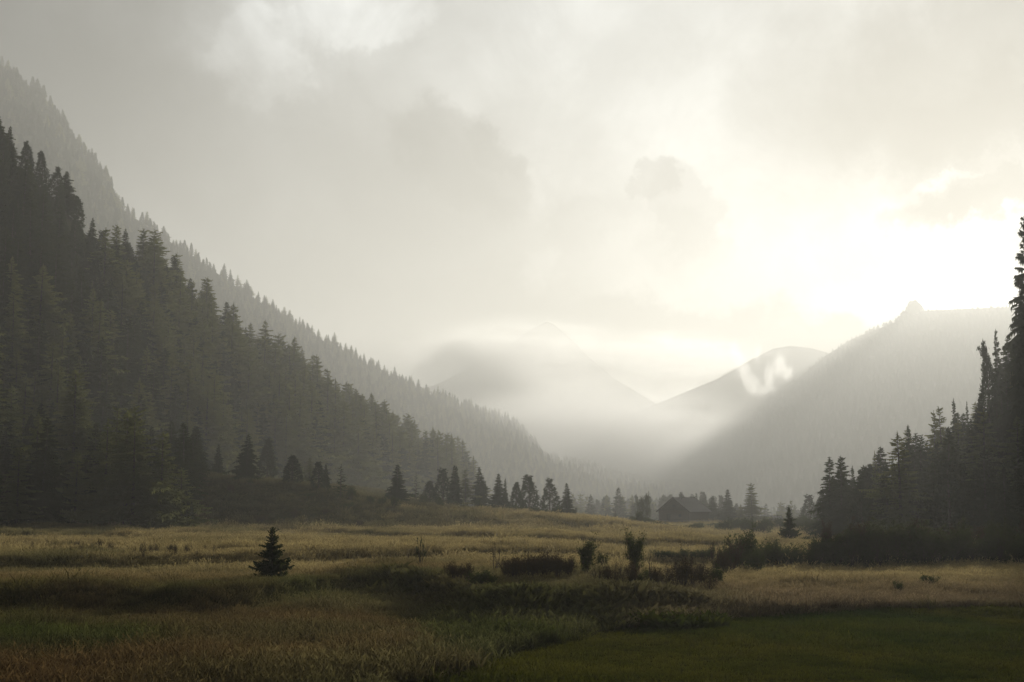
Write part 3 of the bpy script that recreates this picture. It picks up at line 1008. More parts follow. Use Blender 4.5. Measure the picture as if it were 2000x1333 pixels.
tree_px('pine', 2, 'stone_pine_tree', 1604, 963, 400, 'rounded stone pine, slimmer of a pair near the tiny cabin', 32)
tree_px('lone', 0, 'spruce_tree', 1540, 990, 150, 'dark spruce standing alone in front of the shaded wood', 36)
tree_px('leafy', 1, 'small_tree', 1571, 1049, 148, 'small dark leafy tree beside the lone dark spruce', 26, parts=('stem', 'foliage'))
# trees at the edge of the shaded wood that stand out on its outline
for (u, vt, Yd, kd, var, w, lab) in [
        (1652, 932, 214, 'pine', 2, 34, 'stone pine at the outermost corner of the shaded wood'),
        (1668, 908, 238, 'spruce', 2, 30, 'thin spruce behind the corner pine of the shaded wood'),
        (1712, 878, 226, 'larch', 1, 44, 'full larch on the outline of the shaded wood'),
        (1780, 828, 236, 'spruce', 0, 40, 'sharp pointed spruce on the outline of the shaded wood'),
        (1748, 890, 226, 'spruce', 4, 34, 'low spruce between the full larch and the sharp pointed spruce'),
        (1830, 800, 240, 'larch', 0, 56, 'broad larch beside the sharp pointed spruce'),
        (1872, 776, 250, 'spruce', 2, 32, 'taller of twin spruces above the shed'),
        (1897, 782, 252, 'spruce', 4, 28, 'shorter of twin spruces above the shed'),
        (1940, 660, 262, 'pine', 3, 46, 'big stone pine high on the shaded slope'),
        (1962, 640, 268, 'spruce', 1, 40, 'spruce rising behind the big stone pine'),
        (2020, 420, 232, 'spruce', 3, 112, 'very tall dense spruce at the top of the shaded slope')]:
    x = (u - 1000) / F * Yd * cP
    S = HD.S.reshape(-1, 3)
    k = int(np.argmin((S[:, 0] - x) ** 2 + (S[:, 1] - Yd) ** 2))
    p = np.array([x, Yd, S[k, 2] - 0.5])
    top = P(u, vt, Yd)[2]
    plant(kd, var, {'spruce': 'spruce_tree', 'larch': 'larch_tree', 'pine': 'stone_pine_tree'}[kd], p, top - p[2], lab, 'tree', wpx=w / F * Yd)

g = np.random.default_rng(91)
placed = []
while len(placed) < 62:
    u = g.uniform(-70, 440); Yd = g.uniform(186, 300)
    if u > 380 and Yd < 236:
        continue
    p = on_ground(u, 0, Yd)
    if any((p[0] - q[0]) ** 2 + (p[1] - q[1]) ** 2 < 16 for q in placed):
        continue
    placed.append(p)
    kd = 'spruce' if g.random() < 0.6 else ('larch' if g.random() < 0.6 else 'pine')
    h = {'spruce': 14, 'larch': 16, 'pine': 11}[kd] * g.uniform(0.55, 1.25)
    front = Yd < 225
    plant(kd, int(g.integers(0, 4)), {'spruce': 'spruce_tree', 'larch': 'larch_tree', 'pine': 'stone_pine_tree'}[kd], p - np.array([0, 0, 0.3]), h,
          ('tall ' if h > 14 else 'short ') + {'spruce': 'black spruce', 'larch': 'dark larch', 'pine': 'dark stone pine'}[kd] + (' standing right on the meadow edge of the wood' if front else ' just behind the meadow edge of the wood'), 'tree', 'trees along the wood edge')

# ------------------------------------------------------------------ shrubs along the stream ditch
SF = ('stem', 'foliage')
tree_px('sprig', 0, 'shrub', 822, 1053, None, 'thin many stemmed shrub with few leaves in front of the pale meadow', 30, vbase=1110, cat='shrub', parts=SF)
tree_px('bare', 0, 'bare_tree', 966, 1056, None, 'small leafless tree leaning over the brown thicket', 40, vbase=1120, cat='tree', parts=('branches', 'crown'))
tree_px('bare', 0, 'dead_shrub', 797, 1072, None, 'pair of leaning dead stems next to the thin shrub', 12, vbase=1106, cat='shrub', parts=('branches', 'crown'))
tree_px('leafy', 1, 'shrub', 1146, 1062, None, 'tall leafy shrub between the brown thicket and the column shaped shrub', 50, vbase=1130, cat='shrub', parts=SF)
tree_px('leafy', 3, 'shrub', 1176, 1084, None, 'low leafy shrub leaning on the tall leafy shrub', 34, vbase=1116, cat='shrub', parts=SF)
tree_px('column', 0, 'shrub', 1239, 1047, None, 'dense column shaped dark shrub next to the dead forked tree', 40, vbase=1135, cat='shrub', parts=SF)
tree_px('dead', 0, 'dead_tree', 1266, 1078, None, 'dead forked tree with black bare branches', 42, vbase=1148, cat='tree', parts=('branches', 'crown'))
tree_px('leafy', 2, 'shrub', 1458, 1047, None, 'flat topped dark shrub, largest before the lone dark spruce', 74, vbase=1122, cat='shrub', parts=SF)
tree_px('leafy', 0, 'shrub', 1497, 1062, None, 'spreading dark shrub on the spruce side of the flat topped shrub', 60, vbase=1122, cat='shrub', parts=SF)
for i, (u, vt, vb, w, kd, var) in enumerate([(884, 1100, 1138, 34, 'brown', 0), (912, 1104, 1142, 30, 'brown', 1), (1005, 1092, 1138, 44, 'brown', 2), (1035, 1086, 1138, 50, 'brown', 3), (1062, 1084, 1137, 46, 'brown', 0), (1088, 1088, 1134, 40, 'brown', 2), (990, 1098, 1136, 34, 'brown', 1), (1020, 1090, 1130, 50, 'brown', 0), (1050, 1090, 1130, 50, 'brown', 1), (1078, 1086, 1128, 46, 'brown', 3), (1110, 1092, 1132, 40, 'brown', 2), (898, 1106, 1136, 40, 'brown', 3)]):
    tree_px(kd, var, 'shrub', u, vt, None, 'upright brown shrub in the thicket behind the lush green ditch', w, 'brown thicket shrubs', vb, 'shrub', parts=SF)
for i, (u, vt, vb, w, kd, var) in enumerate([(935, 1118, 1152, 46, 'leafy', 2), (960, 1122, 1152, 40, 'leafy', 0)]):
    tree_px(kd, var, 'shrub', u, vt, None, 'low dark shrub in front of the small leafless tree', w, 'low dark shrubs', vb, 'shrub', parts=SF)
for i, (u, vt, vb, w, kd, var) in enumerate([(1210, 1098, 1152, 44, 'twiggy', 0), (1232, 1104, 1152, 36, 'brown', 1), (1302, 1104, 1150, 56, 'twiggy', 1), (1335, 1097, 1150, 54, 'brown', 2), (1352, 1104, 1150, 40, 'twiggy', 2), (1384, 1117, 1160, 44, 'twiggy', 0), (1322, 1112, 1152, 40, 'twiggy', 1), (1186, 1108, 1146, 40, 'brown', 3), (1250, 1116, 1152, 40, 'leafy', 0), (1284, 1112, 1150, 44, 'brown', 0), (1366, 1106, 1148, 46, 'brown', 1), (1400, 1112, 1148, 44, 'leafy', 3), (1166, 1112, 1142, 34, 'twiggy', 2)]):
    tree_px(kd, var, 'shrub', u, vt, None, 'tangled rusty twig shrub around the dead forked tree', w, 'rusty twig shrubs', vb, 'shrub', parts=SF)
for i, u in enumerate((1284, 1300, 1318, 1336, 1354, 1372, 1388)):
    tree_px('leafy', i, 'bush', u, 1076 + 2 * (i % 3) - i * 0.6, None, 'low round bush in the row along the pale field', 30, 'row of low bushes', 1097, 'bush', parts=SF)
for i, (u, vt, vb, w, kd, var) in enumerate([(1398, 1064, 1124, 30, 'twiggy', 2), (1412, 1076, 1124, 40, 'leafy', 1), (1430, 1064, 1124, 44, 'brown', 3), (1478, 1078, 1126, 50, 'leafy', 3), (1522, 1072, 1122, 46, 'leafy', 1), (1548, 1082, 1120, 44, 'leafy', 2), (1585, 1074, 1118, 46, 'leafy', 0), (1440, 1072, 1118, 60, 'leafy', 0), (1468, 1066, 1114, 60, 'leafy', 1), (1510, 1066, 1116, 56, 'leafy', 2), (1536, 1072, 1114, 56, 'leafy', 3), (1560, 1068, 1112, 56, 'leafy', 0), (1418, 1082, 1126, 50, 'brown', 0), (1600, 1062, 1112, 60, 'leafy', 1)]):
    tree_px(kd, var, 'shrub', u, vt, None, 'dark shrub in the hedge beside the flat topped shrub', w, 'dark hedge shrubs', vb, 'shrub', parts=SF)
g = np.random.default_rng(12)
for i in range(46):
    u = 1600 + i * 10 + g.uniform(-6, 6)
    vb = 1112 - (u - 1600) * 0.012 - (i % 3) * 8
    tree_px(['leafy', 'leafy', 'brown'][i % 3], int(g.integers(0, 4)), 'shrub', u, vb - g.uniform(42, 75), None, 'dark shrub in the belt at the foot of the shaded wood', g.uniform(42, 70), 'shrub belt at the shaded wood', vb, 'shrub', parts=SF)
tree_px('leafy', 2, 'shrub', 1812, 1126, None, 'black low shrub in the brown grass, wider of two', 46, vbase=1149, cat='shrub', parts=SF)
tree_px('leafy', 0, 'shrub', 1757, 1138, None, 'black low shrub in the brown grass, smaller of two', 30, vbase=1160, cat='shrub', parts=SF)
tree_px('leafy', 1, 'bush', 1112, 1021, 318, 'flat dark bush lying in the pale field', 26, cat='bush', parts=SF)
for i, (u, Yd) in enumerate([(1185, 425), (1215, 415), (1230, 410), (1068, 300), (1045, 345), (1025, 350)]):
    tree_px('leafy', i, 'bush', u, uv_of(on_ground(u, 0, Yd) + np.array([0, 0, 1.3]))[1], Yd, 'tiny scrub bush dotted over the pale field', 14, 'scrub bushes in the field', cat='bush', parts=SF)
for i in range(34):
    u = 1240 + i * 12.0 + g.uniform(-5, 5); Yd = g.uniform(245, 330)
    p = on_ground(u, 0, Yd)
    tree_px('leafy', i, 'shrub', u, uv_of(p + np.array([0, 0, g.uniform(1.4, 3.2) * (0.5 if 1268 < u < 1400 else 1.0)]))[1], Yd, 'grey green shrub in the scrub below the hut', g.uniform(26, 44), 'scrub below the hut', cat='shrub', parts=SF)
for i in range(16):
    u = 690 + i * 27 + g.uniform(-9, 9); Yd = g.uniform(262, 310) if u > 790 else 240
    p = on_ground(u, 0, Yd)
    tree_px('leafy', i, 'shrub', u, uv_of(p + np.array([0, 0, g.uniform(1.0, 2.4)]))[1], Yd, 'low grey green shrub under the tree clump', g.uniform(18, 34), 'undergrowth of the tree clump', cat='shrub', parts=SF)

for i in range(22):
    u = 20 + i * 33 + g.uniform(-12, 12); Yd = g.uniform(196, 236)
    p = on_ground(u, 0, Yd)
    tree_px(['leafy', 'brown'][i % 2], i, 'shrub', u, uv_of(p + np.array([0, 0, g.uniform(0.7, 1.9)]))[1], Yd, 'low dark shrub on the face of the grassy terrace', g.uniform(16, 34), 'shrubs on the terrace face', cat='shrub', parts=SF)

# ------------------------------------------------------------------ ridge of the sunward hill
for i, (u, vt) in enumerate([(1699, 642), (1707, 640), (1715, 636), (1726, 632), (1731, 629), (1739, 630), (1750, 621), (1755, 624), (1764, 603), (1771, 598), (1778, 590), (1786, 588), (1793, 591), (1800, 597)]):
    S = HC.S[:, HC.nf - 1]
    us = np.array([uv_of(q)[0] for q in S])
    p = np.array([np.interp(u, us, S[:, k]) for k in range(3)])
    h = max(14.0, P(u, vt, p[1])[2] - p[2])
    plant(['spruce', 'pine'][i % 2], i, 'ridge_tree', p - np.array([0, 0, 0.5]), h, 'tiny backlit tree in the row climbing the hill ridge' if u < 1760 else 'tiny backlit tree on the rock knob of the hill', 'tree', 'trees on the hill ridge' if u < 1760 else 'trees on the rock knob', wpx=12.0 if u < 1760 else 17.0)


def rock(name, loc, size, seed, mat, label, group=None):
    r = np.random.default_rng(seed)
    n, m = 22, 16
    th = np.linspace(0, 2 * math.pi, n, endpoint=False); ph = np.linspace(-1.2, 1.5708, m)
    T, Q = np.meshgrid(th, ph, indexing='ij')
    D = np.stack([np.cos(T) * np.cos(Q), np.sin(T) * np.cos(Q), np.sin(Q)], -1)
    rad = 1 + 0.9 * fbm(D[..., 0] * 1.6 + seed, D[..., 1] * 1.6 + D[..., 2] * 2.1, seed, 4) + 0.5 * fbm(D[..., 0] * 5 + seed, D[..., 2] * 5 + D[..., 1] * 3, seed + 3, 3)
    rad[:, -1] = rad[0, -1]
    V = (np.sign(D) * np.abs(D) ** 0.8) * rad[..., None] * np.array(size)
    Fc = []
    for i in range(n):
        for j in range(m - 1):
            a, b = i * m + j, ((i + 1) % n) * m + j
            Fc.append((a, b, b + 1, a + 1))
    me = mesh_np(name, V.reshape(-1, 3), Fc)
    o = link(name, me, mat, label=label, category='rock')
    o.location = loc
    if group:
        o['group'] = group
    return o


M_ROCK = bark_mat('rock', (0.12, 0.115, 0.10), (0.24, 0.23, 0.21), 0.4)
M_PALE = bark_mat('pale_stone', (0.35, 0.34, 0.32), (0.55, 0.54, 0.5), 0.7)
q = P(1784, 607, 3999)
rock('rock_knob', q, (22, 20, 27), 5, M_ROCK, 'square rock knob crowning the hill below the sun')
q = P(1768, 622, 3999)
rock('rock_knob', q, (16, 15, 20), 8, M_ROCK, 'lower rock shoulder leaning against the square knob')
for (u, v, Yd, s, lab) in [(914, 991, 290, 1.3, 'long pale boulder in front of the tree clump'), (846, 993, 290, 0.7, 'small pale boulder on the terrace side of the long boulder'), (1010, 1000, 310, 0.6, 'small pale boulder below the broad stone pines')]:
    p = on_ground(u, 0, Yd)
    rock('boulder', p + np.array([0, 0, 0.3 * s]), (1.7 * s, 0.9 * s, 0.6 * s), int(u), M_PALE, lab)


# ------------------------------------------------------------------ huts
class BM_:
    def __init__(self):
        self.V = []; self.F = []

    def box(self, c, s, M=None):
        n = len(self.V)
        for dx in (-.5, .5):
            for dy in (-.5, .5):
                for dz in (-.5, .5):
                    self.V.append((c[0] + dx * s[0], c[1] + dy * s[1], c[2] + dz * s[2]))
        self.F += [tuple(n + k for k in f) for f in ((0, 1, 3, 2), (4, 6, 7, 5), (0, 4, 5, 1), (2, 3, 7, 6), (0, 2, 6, 4), (1, 5, 7, 3))]

    def obj(self, name, mat, parent=None):
        me = bpy.data.meshes.new(name); me.from_pydata(self.V, [], self.F); me.update()
        return link(name, me, mat, parent)


def wood_mat(name, c1, c2):
    m, N = mat_new(name)
    tc = N.node('ShaderNodeTexCoord')
    mp = N.node('ShaderNodeMapping'); mp.inputs['Scale'].default_value = (2.0, 2.0, 14.0)
    N.link(tc.outputs['Object'], mp.inputs[0])
    n = N.noise(mp.outputs[0], 1.4, 5, 0.65)
    bsdf_out(N, N.mix(n, rgb(*c1), rgb(*c2)), 0.85, 0.15)
    return m


M_LOG = wood_mat('weathered_log', (0.05, 0.035, 0.025), (0.13, 0.095, 0.065))
M_SHINGLE = wood_mat('grey_shingle', (0.13, 0.125, 0.12), (0.26, 0.25, 0.245))
M_DARKW = wood_mat('dark_board', (0.03, 0.024, 0.018), (0.07, 0.055, 0.04))
M_IRON = bark_mat('iron', (0.04, 0.04, 0.04), (0.09, 0.085, 0.08))
m_, N_ = mat_new('window_glass')
bsdf_out(N_, rgb(0.03, 0.035, 0.04), 0.08, 0.5)
M_GLASS = m_


def hut(name, loc, rz, W, L, eave, ridge, label, courses=9, chimney=True, openings=True, over=0.7):
    """log hut: gable at local -y, ridge along y"""
    t = thing(name, loc, label, 'hut', rz=rz)
    hw = W / 2
    base = BM_(); base.box((0, L / 2, -0.6), (W + 0.3, L + 0.3, 1.7)); base.obj('stone_base', M_ROCK, t)
    # walls of stacked logs, each log its own piece
    nlog = max(3, int((eave - 0.2) / 0.34))
    wall = thing_part('wall', t)
    lg = (eave - 0.25) / nlog
    for k in range(nlog):
        z = 0.25 + lg * (k + 0.5)
        for sx in (-1, 1):
            b = BM_(); b.box((sx * (hw - 0.12), L / 2, z), (0.24, L + 0.25, lg * 0.94)); b.obj('log', M_LOG, wall)
        for sy in (0, 1):
            b = BM_(); b.box((0, 0.12 if sy == 0 else L - 0.12, z + 0.02), (W + 0.25, 0.24, lg * 0.9)); b.obj('log', M_LOG, wall)
    gh_ = ridge - eave
    nb = 11
    for k in range(nb):                                   # upright boards of the gables
        x0 = -hw + W * k / nb; x1 = -hw + W * (k + 1) / nb - 0.03
        za = eave + gh_ * (1 - abs(x0) / hw); zb = eave + gh_ * (1 - abs(x1) / hw)
        for y0 in (0.05, L - 0.17):
            off = 0.02 * (k % 2)
            zm = ridge if x0 < 0 < x1 else max(za, zb)
            V = [(x0, y0 + off, eave), (x1, y0 + off, eave), (x1, y0 + off, zb), (x0, y0 + off, za)]
            V += [(x, y + 0.1, z) for x, y, z in V]
            me = bpy.data.meshes.new('gable_board'); me.from_pydata(V, [], [(0, 1, 2, 3), (7, 6, 5, 4), (0, 4, 5, 1), (1, 5, 6, 2), (2, 6, 7, 3), (3, 7, 4, 0)])
            link('gable_board', me, M_DARKW, wall)
    roof = thing_part('roof', t)
    sl = math.hypot(hw, gh_) ; ux, uz = hw / sl, -gh_ / sl
    tot = sl + over
    for sx in (-1, 1):
        for k in range(courses):                           # overlapping shingle courses
            a = tot * k / courses - 0.02; b_ = tot * (k + 1) / courses + 0.14
            top0, top1 = 0.07, 0.15
            V = []
            for (s_, o_) in ((a, top0), (b_, top1)):
                for y in (-over, L + over):
                    V.append((sx * (ux * s_ + gh_ / sl * o_), y, ridge + uz * s_ + hw / sl * o_))
            for (s_, o_) in ((a, top0 - 0.06), (b_, top1 - 0.06)):
                for y in (-over, L + over):
                    V.append((sx * (ux * s_ + gh_ / sl * o_), y, ridge + uz * s_ + hw / sl * o_))
            me = bpy.data.meshes.new('shingle_course'); me.from_pydata(V, [], [(0, 1, 3, 2), (4, 6, 7, 5), (0, 2, 6, 4), (1, 5, 7, 3), (2, 3, 7, 6), (0, 4, 5, 1)])
            link('shingle_course', me, M_SHINGLE, roof)
        for y in (-over - 0.05, L + over + 0.05):
            V = []
            for s_ in (0, tot + 0.1):
                for o_ in (-0.18, 0.17):
                    for dy in (-0.04, 0.04):
                        V.append((sx * (ux * s_ + gh_ / sl * o_), y + dy, ridge + uz * s_ + hw / sl * o_))
            me = bpy.data.meshes.new('barge_board'); me.from_pydata(V, [], [(0, 1, 3, 2), (4, 6, 7, 5), (0, 4, 5, 1), (2, 3, 7, 6), (0, 2, 6, 4), (1, 5, 7, 3)])
            link('barge_board', me, M_DARKW, roof)
    b = BM_(); b.box((0, L / 2, ridge + 0.2), (0.35, L + 2 * over + 0.2, 0.14)); b.obj('ridge_beam', M_DARKW, roof)
    if chimney:
        tb = TM(); tb.add(*tube([(0.6, L * 0.30, ridge - 0.8), (0.6, L * 0.30, ridge + 1.0)], [0.16, 0.16], 8)); tb.add(*tube([(0.6, L * 0.30, ridge + 1.02), (0.6, L * 0.30, ridge + 1.14)], [0.28, 0.05], 8))
        link('chimney_pipe', tb.mesh('chimney_pipe', M_IRON), parent=t)
    if openings:
        d = BM_(); d.box((-W * 0.18, -0.04, 1.2), (1.2, 0.1, 2.1)); dd = d.obj('door', M_DARKW, t)
        for x, z in ((W * 0.2, 1.7), (0.0, eave + gh_ * 0.35)):
            wv = BM_(); wv.box((x, -0.05, z), (0.95, 0.08, 0.95)); ww = wv.obj('window', M_DARKW, t)
            for gx in (-1, 1):
                p = BM_(); p.box((x + gx * 0.215, -0.1, z), (0.36, 0.03, 0.78)); p.obj('pane', M_GLASS, ww)
    return t


def thing_part(name, parent):
    o = bpy.data.objects.new(name, None); COL.objects.link(o); o.parent = parent
    return o


p = on_ground(1316, 0, 402)
hut('log_hut', (p[0], p[1], p[2] + 0.9), math.radians(-40), 11.0, 11.5, 3.3, 7.2, 'brown log hut with broad grey shingle roof on the valley floor')
p = on_ground(1508, 0, 470)
hut('log_cabin', (p[0], p[1], p[2] + 0.3), math.radians(-70), 3.0, 3.4, 1.7, 2.8, 'tiny hazy cabin in the field behind the tall feathery larch', courses=4, chimney=False, openings=False, over=0.3)
S = HD.S.reshape(-1, 3)
x, Yd = (1795 - 1000) / F * 196, 196
k = int(np.argmin((S[:, 0] - x) ** 2 + (S[:, 1] - Yd) ** 2))
hut('shed', (x, Yd, max(S[k, 2], float(gh(x, Yd))) + 0.6), math.radians(-62), 4.6, 5.6, 2.3, 4.0, 'dark shed with pale roof half hidden at the edge of the shaded wood', courses=6, chimney=False, openings=False, over=0.5)

# thin pole and a log pile in the field
p = on_ground(1000, 0, 330)
tb = TM(); tb.add(*tube([(0, 0, -0.4), (0.03, 0, 2.6), (0.0, 0.02, 5.0)], [0.11, 0.09, 0.07], 8))
o = link('pole', tb.mesh('pole', M_TWIG), label='thin wooden pole standing in the field below the stone pines', category='pole'); o.location = p
p = on_ground(1197, 0, 405)
t = thing('log_pile', p, 'long low pile of grey logs on the field edge before the hut', 'log pile', rz=0.08)
for r_ in range(3):
    for c_ in range(4 - r_):
        tb = TM(); y = (c_ - (3 - r_) / 2) * 0.46
        tb.add(*tube([(-2.6 + 0.2 * c_, y, 0.2 + 0.4 * r_), (2.6 - 0.15 * r_, y, 0.2 + 0.4 * r_)], [0.22, 0.19], 8))
        link('log', tb.mesh('log', M_LOG), parent=t)
p = on_ground(1785, 0, 168)
t = thing('rail_fence', p + np.array([0, 0, 0.1]), 'short pale rail fence below the shed', 'fence', rz=-0.1)
for k in range(4):
    b = BM_(); b.box((-2.1 + 1.4 * k, 0, 0.55), (0.14, 0.14, 1.5)); b.obj('post', M_SHINGLE, t)
for k in range(3):
    b = BM_(); b.box((0, 0.1, 0.4 + 0.38 * k), (4.7, 0.06, 0.16)); b.obj('rail', M_SHINGLE, t)


# ------------------------------------------------------------------ grass
def grass_mat(name, trans):
    m, N = mat_new(name)
    at = N.node('ShaderNodeAttribute', attribute_name='tint'); at.attribute_type = 'INSTANCER'
    tp = N.node('ShaderNodeAttribute', attribute_name='tipf'); tp.attribute_type = 'GEOMETRY'
    oi = N.node('ShaderNodeObjectInfo')
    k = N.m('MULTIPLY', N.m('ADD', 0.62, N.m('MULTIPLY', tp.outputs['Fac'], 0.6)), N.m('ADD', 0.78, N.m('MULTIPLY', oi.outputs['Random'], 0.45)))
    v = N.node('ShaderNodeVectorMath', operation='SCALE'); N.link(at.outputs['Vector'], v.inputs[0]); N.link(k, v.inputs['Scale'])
    d = N.node('ShaderNodeBsdfDiffuse'); N.link(v.outputs[0], d.inputs[0])
    t = N.node('ShaderNodeBsdfTranslucent'); N.link(v.outputs[0], t.inputs[0])
    mx = N.node('ShaderNodeMixShader'); mx.inputs[0].default_value = trans
    N.link(d.outputs[0], mx.inputs[1]); N.link(t.outputs[0], mx.inputs[2])
    o = N.node('ShaderNodeOutputMaterial'); N.link(mx.outputs[0], o.inputs[0])
    return m


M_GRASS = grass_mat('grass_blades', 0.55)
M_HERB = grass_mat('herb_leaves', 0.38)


def clump(seed, n, hmin, hmax, spread, width, lean, key, mat, heads=0.0, broad=False):
    r = np.random.default_rng(seed)
    V = []; Fc = []; tip = []
    for k in range(n):
        a = r.random() * 6.28; rr = spread * math.sqrt(r.random())
        p = np.array([math.cos(a) * rr, math.sin(a) * rr, -0.03])
        h = r.uniform(hmin, hmax); la = r.normal(0, lean, 2) * h
        b = r.random() * 3.14; w = np.array([math.cos(b), math.sin(b), 0]) * width * r.uniform(0.6, 1.3)
        mid = p + np.array([la[0] * 0.35, la[1] * 0.35, h * 0.58]); top = p + np.array([la[0], la[1], h])
        i = len(V)
        wm = w * (1.6 if broad else 0.75)
        V += [p - w * (0.4 if broad else 1), p + w * (0.4 if broad else 1), mid + wm, mid - wm, top]
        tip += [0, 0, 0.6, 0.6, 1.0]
        Fc += [(i, i + 1, i + 2), (i, i + 2, i + 3), (i + 3, i + 2, i + 4)]
        if r.random() < heads:
            i = len(V); hh = 0.16 * h
            V += [top - w * 0.9 - np.array([0, 0, hh * 0.5]), top + w * 0.9 - np.array([0, 0, hh * 0.3]), top + np.array([la[0] * 0.3, la[1] * 0.3, hh])]
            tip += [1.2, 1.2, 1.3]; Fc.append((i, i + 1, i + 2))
    me = mesh_np(key, V, Fc); me.materials.append(mat)
    at = me.attributes.new('tipf', 'FLOAT', 'POINT'); at.data.foreach_set('value', np.array(tip, np.float32))
    return bpy.data.objects.new(key, me)


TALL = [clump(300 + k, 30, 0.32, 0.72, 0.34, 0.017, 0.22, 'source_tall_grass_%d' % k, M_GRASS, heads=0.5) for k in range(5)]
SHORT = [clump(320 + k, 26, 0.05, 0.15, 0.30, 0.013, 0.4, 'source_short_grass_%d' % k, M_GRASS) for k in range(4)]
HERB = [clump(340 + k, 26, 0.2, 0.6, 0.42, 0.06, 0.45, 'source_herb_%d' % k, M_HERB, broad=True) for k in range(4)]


def grass(name, label, srcs, seed, y0, y1, dens, keep, sc0, sc1, pad=14.0, xmul=0.47, zf=0.44):
    r = np.random.default_rng(seed)
    area = xmul * (y1 ** 2 - y0 ** 2) + 2 * pad * (y1 - y0)
    n = int(area * dens)
    Y = y0 + (y1 - y0) * r.random(int(n * 2.2)); acc = r.random(len(Y)) < (xmul * Y + pad) / (xmul * y1 + pad)
    Y = Y[acc][:n]
    X = (r.random(len(Y)) * 2 - 1) * (xmul * Y + pad)
    k = keep(X, Y, r)
    X, Y = X[k], Y[k]
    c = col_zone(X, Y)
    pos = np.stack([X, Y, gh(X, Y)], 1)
    rot = np.stack([r.normal(0, 0.08, len(X)), r.normal(0, 0.08, len(X)), r.random(len(X)) * 6.283], 1)
    s = sc0 + (sc1 - sc0) * r.random(len(X))
    s = s * (1 + 1.2 * fbm(X / 4, Y / 5, 71, 3)) * np.where(r.random(len(X)) < 0.04, 1.45, 1.0)
    scl = np.stack([s, s, s * zf * r.uniform(0.75, 1.2, len(X))], 1)
    return scatter(name, srcs, pos, rot, scl, r.integers(0, len(srcs), len(X)), label, tint=c)


edge = lambda X, Y: at_curve(MOW, X) + 1.3 * fbm(X / 2.2, Y / 2.2, 81, 4)
not_ditch = lambda X, Y: ~((X > -11) & (X < 14) & (np.abs(Y - (at_curve(BANK1, X) - 6.5)) < 4.5))
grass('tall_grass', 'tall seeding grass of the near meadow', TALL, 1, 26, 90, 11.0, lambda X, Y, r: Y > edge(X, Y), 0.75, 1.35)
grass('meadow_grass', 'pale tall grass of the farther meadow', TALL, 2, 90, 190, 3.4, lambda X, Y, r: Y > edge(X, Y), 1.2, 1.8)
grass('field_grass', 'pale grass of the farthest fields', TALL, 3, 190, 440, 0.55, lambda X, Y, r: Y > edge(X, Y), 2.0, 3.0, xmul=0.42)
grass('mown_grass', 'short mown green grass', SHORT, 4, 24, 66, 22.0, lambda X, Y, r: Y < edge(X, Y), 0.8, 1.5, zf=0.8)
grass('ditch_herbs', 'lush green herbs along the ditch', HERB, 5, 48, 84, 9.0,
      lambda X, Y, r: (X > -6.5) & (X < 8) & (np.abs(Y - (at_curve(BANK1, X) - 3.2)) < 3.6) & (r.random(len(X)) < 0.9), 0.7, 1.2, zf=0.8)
# dark dock stalks standing out of the meadow
g = np.random.default_rng(5)
pos = []
for k in range(150):
    u = g.uniform(-40, 430) + 6 * math.sin(k); v = 1072 + (u / 400) * 14 + g.normal(0, 4)
    pos.append(on_ground(u, v))
src = source([PROTO['twiggy'][0]['wood'], PROTO['twiggy'][0]['leaf']], 'source_dock')
n = len(pos)
s = g.uniform(0.08, 0.2, n)
scatter('dock_stalks', [src], pos, np.stack([np.zeros(n), np.zeros(n), g.random(n) * 6.28], 1), np.stack([s * 0.5, s * 0.5, s * 1.3], 1), np.zeros(n, int), 'dark seed stalks standing in rows above the meadow grass')


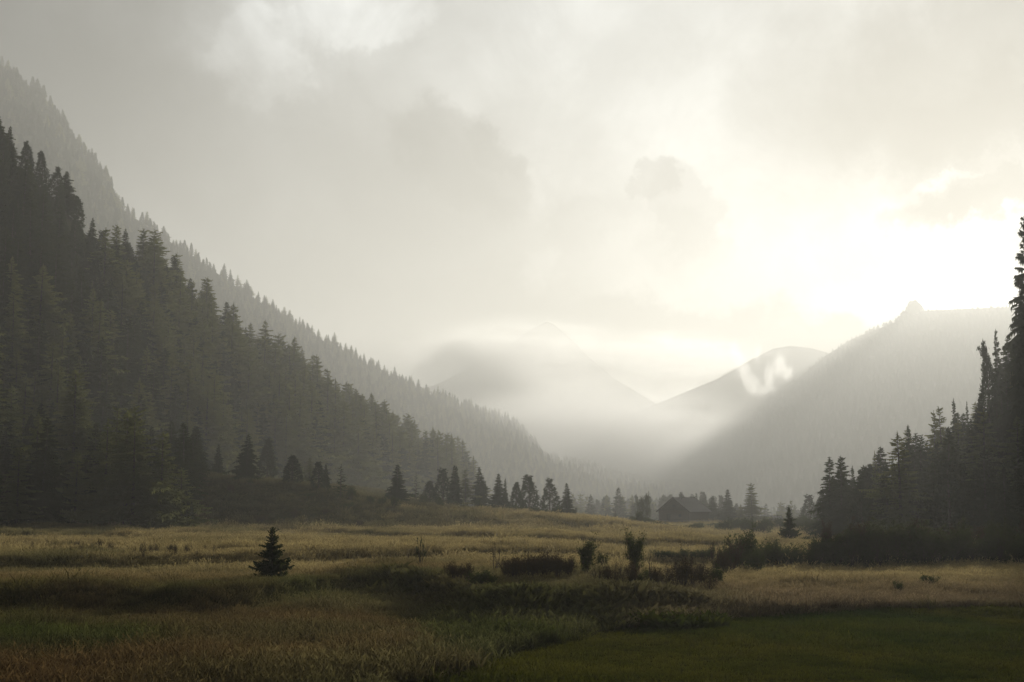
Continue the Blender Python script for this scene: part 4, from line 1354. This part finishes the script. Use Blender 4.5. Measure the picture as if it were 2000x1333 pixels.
# ------------------------------------------------------------------ drifting mist lit by the sun
def wisp(name, c, size, density, seed, label, stretch=2.8, lo=0.52, hi=0.70, parent=None, ns=2.0):
    n, m = 16, 10
    th = np.linspace(0, 2 * math.pi, n, endpoint=False); ph = np.linspace(-1.5, 1.5, m)
    T, Q = np.meshgrid(th, ph, indexing='ij')
    V = np.stack([np.cos(T) * np.cos(Q), np.sin(T) * np.cos(Q), np.sin(Q)], -1)
    Fc = []
    for i in range(n):
        for j in range(m - 1):
            a, b = i * m + j, ((i + 1) % n) * m + j
            Fc.append((a, b, b + 1, a + 1))
    Fc2 = [tuple(i * m for i in range(n))[::-1], tuple(i * m + m - 1 for i in range(n))]
    me = bpy.data.meshes.new(name); me.from_pydata([tuple(q) for q in (V * 1.02).reshape(-1, 3)], [], [tuple(f) for f in Fc] + Fc2); me.update()
    mt, N = mat_new('sunlit_mist')
    tc = N.node('ShaderNodeTexCoord')
    mp = N.node('ShaderNodeMapping'); mp.inputs['Scale'].default_value = (1.0, 1.0, 1 / stretch); mp.inputs['Location'].default_value = (seed * 3.1, seed * 1.7, 0)
    N.link(tc.outputs['Object'], mp.inputs[0])
    n1 = N.noise(mp.outputs[0], ns, 7, 0.66, 1.2)
    ln = N.node('ShaderNodeVectorMath', operation='LENGTH'); N.link(tc.outputs['Object'], ln.inputs[0])
    fall = N.rng(ln.outputs['Value'], 0.25, 1.0, 1.0, 0.0)
    d = N.m('MULTIPLY', N.rng(N.m('ADD', n1, N.m('MULTIPLY', fall, 0.20)), lo, hi), N.m('MULTIPLY', fall, density))
    v = N.node('ShaderNodeVolumePrincipled'); v.inputs['Color'].default_value = rgb(0.99, 0.99, 0.98); v.inputs['Anisotropy'].default_value = 0.6
    N.link(d, v.inputs['Density'])
    o = N.node('ShaderNodeOutputMaterial'); N.link(v.outputs[0], o.inputs['Volume'])
    if parent is None:
        ob = link(name, me, mt, label=label, category='mist')
        ob.location = c
    else:
        ob = link(name, me, mt, parent)
        ob.location = np.asarray(c) - np.array(parent.location)
    ob.scale = size
    return ob


plume = thing('mist_plume', P(1485, 790, 3050), 'bright sunlit plume of mist rising in ragged streaks beside the hill', 'mist')
for k, (u, v, ru, rv, tilt, dn) in enumerate([(1437, 694, 17, 40, 0.2, 0.024), (1453, 724, 18, 46, 0.18, 0.026), (1470, 750, 24, 28, 0.3, 0.026), (1480, 690, 9, 32, -0.1, 0.012), (1503, 734, 16, 42, -0.12, 0.024), (1523, 714, 20, 36, -0.1, 0.028), (1538, 730, 16, 24, -0.3, 0.024), (1492, 764, 50, 18, 0.0, 0.014), (1520, 786, 80, 24, 0.25, 0.005)]):
    o = wisp('mist_streak', P(u, v, 3050 + 9 * (k % 3)), (ru * 1.22 * 1.2, 22, rv * 1.22 * 1.2), dn * 2.6, 20 + k, None, lo=0.55, hi=0.84, parent=plume, ns=3.6, stretch=2.0)
    o.rotation_euler = (0, -tilt, 0)
wisp('mist_puff', P(1084, 815, 2700), (20, 20, 32), 0.012, 4, 'faint small mist puff beyond the far wood')
wisp('mist_bank', P(1015, 708, 3950), (560, 260, 168), 0.0085, 12, 'pale cloud bank wrapping the distant peak', stretch=0.8, lo=0.42, hi=0.80, ns=2.6)
wisp('mist_bank', P(1318, 700, 4080), (420, 150, 122), 0.009, 15, 'grey cloud bank with bright rim lying over the long far ridge', stretch=0.8, lo=0.52, hi=0.76, ns=3.4)
wisp('mist_bank', P(1150, 862, 2400), (380, 660, 128), 0.0040, 18, 'broad sunlit mist filling the valley beyond the far wood', stretch=0.8, lo=0.25, hi=0.75)
